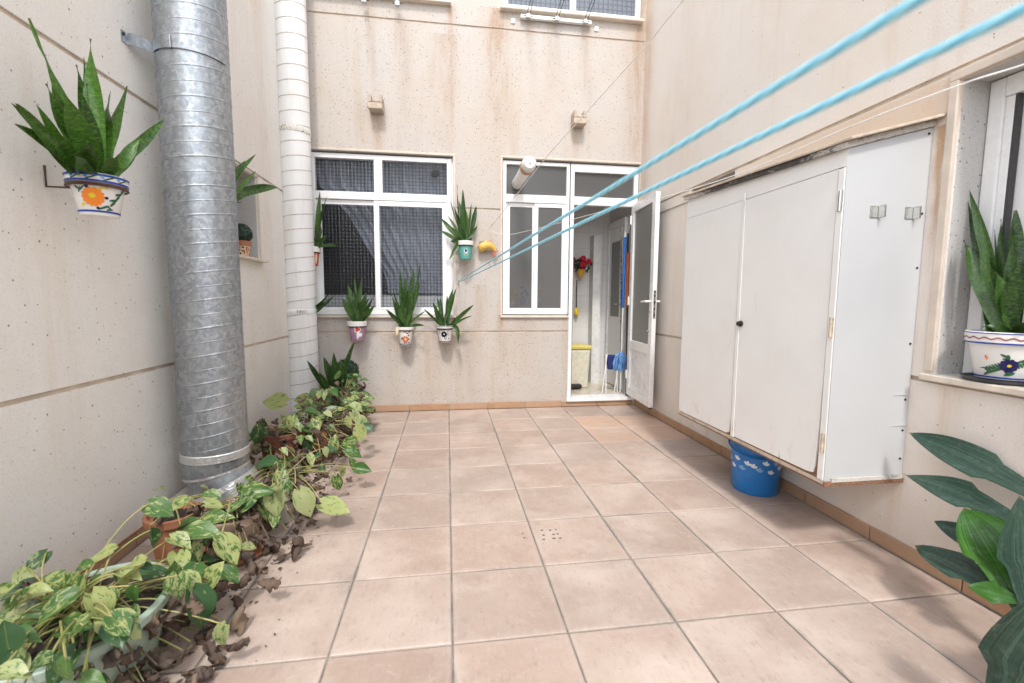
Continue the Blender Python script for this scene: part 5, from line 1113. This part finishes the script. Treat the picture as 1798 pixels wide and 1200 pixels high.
near = [(765, 305, -20, 145, 'pothos', .40, 'a'), (490, 530, 200, 135, 'pothos_green', .34, 'a'), (390, 590, 190, 110, 'pothos', .33, 'a'), (360, 685, 250, 150, 'pothos_green', .31, 'a'), (625, 620, 215, 190, 'pothos', .34, 'a'), (705, 590, 0, 70, 'pothos_green', .34, 'a'), (585, 865, -18, 215, 'pothos', .27, 'a'), (330, 920, 215, 230, 'pothos_green', .31, 'a'),
 (95, 930, 10, 190, 'pothos', .33, 'a'), (845, 690, 265, 160, 'pothos_pale', .25, 'a'), (825, 610, 80, 115, 'pothos', .28, 'a'), (915, 660, -30, 140, 'pothos', .24, 'a'), (955, 790, -65, 225, 'pothos_green', .17, 'a'), (1065, 925, 250, 160, 'pothos_pale', .09, 'a'), (1015, 625, 60, 140, 'pothos', .22, 'a'), (1100, 630, -40, 120, 'pothos', .14, 'a'),
 (1090, 510, -55, 175, 'pothos', .22, 'b'), (960, 430, 10, 215, 'pothos_pale', .27, 'b'), (1035, 360, 20, 160, 'pothos', .28, 'b'), (1160, 280, 200, 140, 'pothos_green', .29, 'b'), (1230, 230, 10, 160, 'pothos_pale', .30, 'd'), (1325, 275, -95, 170, 'pothos_pale', .24, 'd'), (1370, 195, 90, 85, 'pothos_green', .28, 'd'), (1460, 285, -65, 165, 'pothos_pale', .18, 'd'), (1600, 305, -18, 165, 'pothos_green', .12, 'd'),
 (1265, 95, 180, 125, 'pothos_green', .30, 'd'), (1010, 245, 10, 90, 'pothos_pale', .29, 'c'), (310, 1090, 265, 150, 'pothos_pale', .3, 'a'), (60, 1095, 0, 170, 'pothos_pale', .33, 'a'), (440, 1125, -10, 120, 'pothos_pale', .25, 'a'), (40, 700, 40, 130, 'pothos_green', .42, 'a'), (180, 700, 10, 120, 'pothos', .37, 'a'), (100, 730, 60, 130, 'pothos', .38, 'a'), (30, 920, 100, 170, 'pothos_green', .37, 'a'), (170, 1060, 200, 170, 'pothos_green', .33, 'a'),
 (1020, 245, 0, 90, 'pothos_pale', .25, 'c'), (900, 380, 40, 120, 'pothos', .27, 'c'), (1130, 300, 30, 110, 'pothos_pale', .28, 'b'), (640, 720, 250, 110, 'pothos', .3, 'a')]
for (u, v, dg, ln, kd, z, key) in near:
    px, py = U3(u, v); dist = (at(px, py, Z=z)-CAM).dot(FW); hero(T[key], px, py, z, dg, ln/2.724/FPX*dist*.84, kd)
far = [(250, 505, 180, 175, 'pothos'), (130, 740, 268, 140, 'pothos_green'), (170, 945, 180, 175, 'pothos_green'), (330, 1090, 0, 105, 'pothos_green'), (420, 585, 45, 130, 'pothos'), (480, 500, 10, 165, 'pothos'), (560, 550, -10, 160, 'pothos_pale'), (660, 520, -60, 120, 'pothos_pale'), (680, 600, -20, 165, 'pothos'), (750, 322, -5, 120, 'pothos_pale'), (800, 370, -70, 100, 'pothos'), (600, 370, 180, 115, 'pothos_pale'), (760, 480, 0, 175, 'pothos'), (890, 470, 0, 115, 'pothos'), (880, 520, 0, 90, 'pothos_pale'), (780, 530, -30, 125, 'pothos'),
 (850, 730, -80, 120, 'pothos'), (865, 660, -60, 125, 'pothos_pale'), (770, 790, 200, 115, 'pothos_green'), (800, 860, -20, 130, 'pothos_green'), (670, 790, 90, 120, 'pothos'), (500, 750, 100, 95, 'pothos'), (480, 815, 250, 105, 'pothos_green'), (545, 880, 180, 60, 'pothos_green'), (580, 970, 90, 80, 'pothos_green'), (870, 980, -10, 125, 'pothos_green'), (790, 930, 110, 85, 'pothos'), (725, 1000, 250, 70, 'pothos'), (690, 1075, -80, 120, 'pothos'), (620, 840, 170, 90, 'pothos_green'), (390, 662, 0, 70, 'pothos_pale'), (620, 302, 90, 70, 'pothos_pale'), (740, 405, 0, 100, 'pothos'), (545, 340, 150, 90, 'pothos_green'), (910, 690, -30, 90, 'pothos_green'), (760, 650, -60, 90, 'pothos'), (820, 610, -50, 100, 'pothos_pale'), (660, 420, 30, 90, 'pothos'), (520, 600, 0, 100, 'pothos'), (560, 690, 60, 80, 'pothos_pale'), (460, 640, 140, 80, 'pothos'), (830, 540, -30, 90, 'pothos_pale'), (320, 620, 120, 80, 'pothos')]
for (u, v, dg, ln, kd) in far:
    px, py = 420+u/4, 580+v/4; f = (v-300)/800; z = .36-.26*f + (.10 if u < 300 and v < 800 else 0); z = max(z, .07)
    p = at(px, py, Z=z)
    p.y = min(p.y, 4.3); key = 'd' if p.y < 2.8 else 'e' if p.x < -1.02 and p.y < 3.5 else 'f' if p.y < 3.5 else 'g' if p.y < 3.85 else 'h'
    hero(T[key], px, py, z, dg, ln/4/FPX*(p-CAM).dot(FW)*.92, kd, .45)
# fill: withered foliage hanging over the pot sides, a few more live leaves, bare vines
def scatter(root, n, kind, R0, R1, z0, z1, sx=1, sy=1, s0=.06, s1=.11):
    c = root.location
    for k in range(n):
        a = random.uniform(0, 2*PI); a = a if random.random() < .45 else random.uniform(-2.2, .6); rr = random.uniform(R0, R1); z = random.uniform(z0, z1)
        if z > .2: rr *= random.uniform(.4, .95)
        p = Vector((c.x+rr*sx*math.cos(a), c.y+rr*sy*math.sin(a), z)); p.x = max(p.x, XL+.06); out = Vector((math.cos(a), math.sin(a), random.uniform(-1.3, .3)))+Vector((random.gauss(0, .4), random.gauss(0, .4), random.gauss(0, .3)))
        s = random.uniform(s0, s1)
        if kind == 'dead':
            nn = Vector((random.gauss(0, 1), random.gauss(0, 1), random.gauss(.3, 1))); place_leaf(root, 'withered_leaf', random.choice(DM), p, out, nn, s); count['dead'] += 1
        else:
            nn = Vector((math.cos(a)*.5, math.sin(a)*.5-.25, 1)); place_leaf(root, 'leaf', random.choice(HM[random.choice(('pothos', 'pothos', 'pothos_pale', 'pothos_green'))]), p, out, nn, s*1.05); count['leaf'] += 1
            if random.random() < .7: vine_to(root, p)
def bare(root, n, R, mt='vine', sx=1, sy=1):
    c = root.location
    for k in range(n):
        a = random.uniform(-2.4, .9); tip = Vector((c.x+R*sx*random.uniform(.6, 1.15)*math.cos(a), c.y+R*sy*random.uniform(.6, 1.15)*math.sin(a), random.uniform(.01, .24))); tip.x = max(tip.x, XL+.05); vine_to(root, tip, mt, random.uniform(.0016, .0034))
scatter(T['a'], 62, 'dead', .10, .24, .03, .25, 1, 1.2, .06, .115); scatter(T['a'], 10, 'live', .10, .25, .2, .36, 1, 1.2, .055, .085); bare(T['a'], 26, .28, 'vine', 1, 1.3); bare(T['a'], 20, .28, 'dry_vine', 1, 1.3)
scatter(T['b'], 40, 'dead', .09, .19, .02, .27, 1, 1, .05, .095); scatter(T['b'], 7, 'live', .08, .17, .16, .3, 1, 1, .05, .08); bare(T['b'], 12, .2); bare(T['b'], 10, .2, 'dry_vine')
scatter(T['c'], 12, 'dead', .06, .14, .1, .25, 1, 1, .05, .08); scatter(T['c'], 4, 'live', .06, .14, .2, .28, 1, 1, .05, .07); bare(T['c'], 6, .16)
scatter(T['d'], 40, 'dead', .08, .21, .02, .27, 1, 1, .05, .09); scatter(T['d'], 9, 'live', .08, .2, .1, .3, 1, 1, .05, .08); bare(T['d'], 12, .22); bare(T['d'], 14, .24, 'dry_vine')
for key, nd, nl, zt in (('e', 75, 16, .36), ('f', 90, 24, .36), ('g', 70, 26, .42), ('h', 50, 24, .46)):
    scatter(T[key], nd, 'dead', .08, .25, .02, zt-.02, 1, 1, .05, .095); scatter(T[key], nl, 'live', .08, .25, .08, zt+.04, 1, 1, .055, .09); bare(T[key], 18, .25); bare(T[key], 8, .22, 'dry_vine')
for k in range(46):
    p = Vector((random.gauss(-.86, .075), random.uniform(1.25, 1.85), abs(random.gauss(.05, .075))+.012)); place_leaf(T['a'], 'withered_leaf', random.choice(DM), p, Vector((random.gauss(.4, 1), random.gauss(0, 1), random.gauss(-.7, .6))), Vector((random.gauss(0, 1), random.gauss(0, 1), random.gauss(.4, 1))), random.uniform(.06, .12))
for k in range(16):
    p = Vector((random.gauss(-.93, .09), random.uniform(1.2, 1.85), random.uniform(.10, .34))); place_leaf(T['a'], 'leaf', random.choice(HM[random.choice(('pothos', 'pothos_pale', 'pothos_green', 'pothos'))]), p, Vector((random.gauss(.7, .7), random.gauss(-.1, .8), random.gauss(-.5, .4))), Vector((.4, -.35, 1)), random.uniform(.065, .10)); vine_to(T['a'], p)
for k in range(26):
    p = Vector((random.gauss(-.79, .06), random.uniform(2.0, 2.65), abs(random.gauss(.03, .06))+.012)); place_leaf(T['d'], 'withered_leaf', random.choice(DM), p, Vector((random.gauss(.3, 1), random.gauss(0, 1), random.gauss(-.5, .6))), Vector((random.gauss(0, 1), random.gauss(0, 1), random.gauss(.4, 1))), random.uniform(.05, .10))
for k in range(26):
    p = Vector((random.uniform(-1.32, -.88), random.uniform(1.1, 1.6), random.uniform(.20, .34))); place_leaf(T['a'], 'leaf', random.choice(HM[random.choice(('pothos', 'pothos_pale', 'pothos_green', 'pothos'))]), p, Vector((random.gauss(.4, .8), random.gauss(-.3, .8), random.gauss(-.3, .4))), Vector((.3, -.45, 1)), random.uniform(.06, .095)); vine_to(T['a'], p)
for key, n_ in (('e', 12), ('f', 16), ('g', 16), ('h', 14), ('b', 8), ('d', 8)):
    c0 = T[key].location
    for k in range(n_):
        p = Vector((c0.x+random.uniform(-.14, .22), c0.y+random.uniform(-.2, .14), random.uniform(.12, .40))); place_leaf(T[key], 'leaf', random.choice(HM[random.choice(('pothos', 'pothos_pale', 'pothos'))]), p, Vector((random.gauss(.6, .7), random.gauss(-.3, .7), random.gauss(-.5, .4))), Vector((.4, -.5, 1)), random.uniform(.05, .08)); vine_to(T[key], p, 'vine', .002)
m = MB()
for k in range(900):
    yy = random.uniform(1.2, 4.2); xx = -.86+.06*math.sin(yy*3)+abs(random.gauss(0, .11))*random.choice((1, 1, -.6)); a = random.uniform(0, 2*PI); s_ = abs(random.gauss(.003, .004))+.0015; z = .0035
    m.face([(xx+s_*math.cos(a), yy+s_*math.sin(a), z), (xx+s_*.5*math.cos(a+2), yy+s_*.5*math.sin(a+2), z+s_*.3), (xx+s_*math.cos(a+3.3), yy+s_*math.sin(a+3.3), z), (xx+s_*.5*math.cos(a+4.8), yy+s_*.5*math.sin(a+4.8), z)])
o = m.build('leaf_litter', 'dead'); o['kind'] = 'stuff'; tag(o, 'dry leaf crumbs and soil scattered on the tiles beside the pothos pots', 'litter')
# loose withered bits on the tiles
for k, (px, py, s, lab) in enumerate(((515, 985, .11, 'curled withered leaf lying on the tiles in front of the pale grey pot'), (395, 1165, .10, 'brown withered leaf on the tiles beside the green planter'), (372, 1185, .09, 'brown withered leaf at the bottom edge beside the green planter'), (608, 842, .07, 'small withered leaf on the tiles at the edge of the leafy heap'))):
    p = at(px, py, Z=.012); me = DM[k]; o = link('withered_leaf', me); o.location = p; o.scale = (s, s, s); o.rotation_euler = (.2, .1, k*1.3); tag(o, lab, 'leaf', 'withered leaves fallen on the tiles')
m = MB(); m.tube(chain([at(480, 962, Z=.03), at(500, 975, Z=.02), at(530, 960, Z=.02), at(548, 955, Z=.025)]), .006, 8); solo(m, 'vine_stub', 'dry_vine', 'thick broken vine lying on the tiles by the pale grey pot', 'vine', at(480, 962, Z=.0), smooth=True)
# small dark burn marks on one tile are drops of tar
for k, (u, v) in enumerate(((903, 580), (937, 580), (960, 577), (910, 600), (950, 597), (968, 595), (911, 618), (952, 613), (978, 612), (825, 594), (832, 611))):
    p = at(560+u/2.308, 680+v/2.308, Z=.0012); m = MB(); q_ = random.uniform(.6, 1.05); m.lathe([(.006*q_, 0), (.005*q_, .0012), (.002*q_, .0016), (0, .0016)], 10, p, random.uniform(.8, 1.7), 1); m.build('tar_spot', 'ink', floor)
print('leaves', count, 'objects', len(bpy.data.objects))
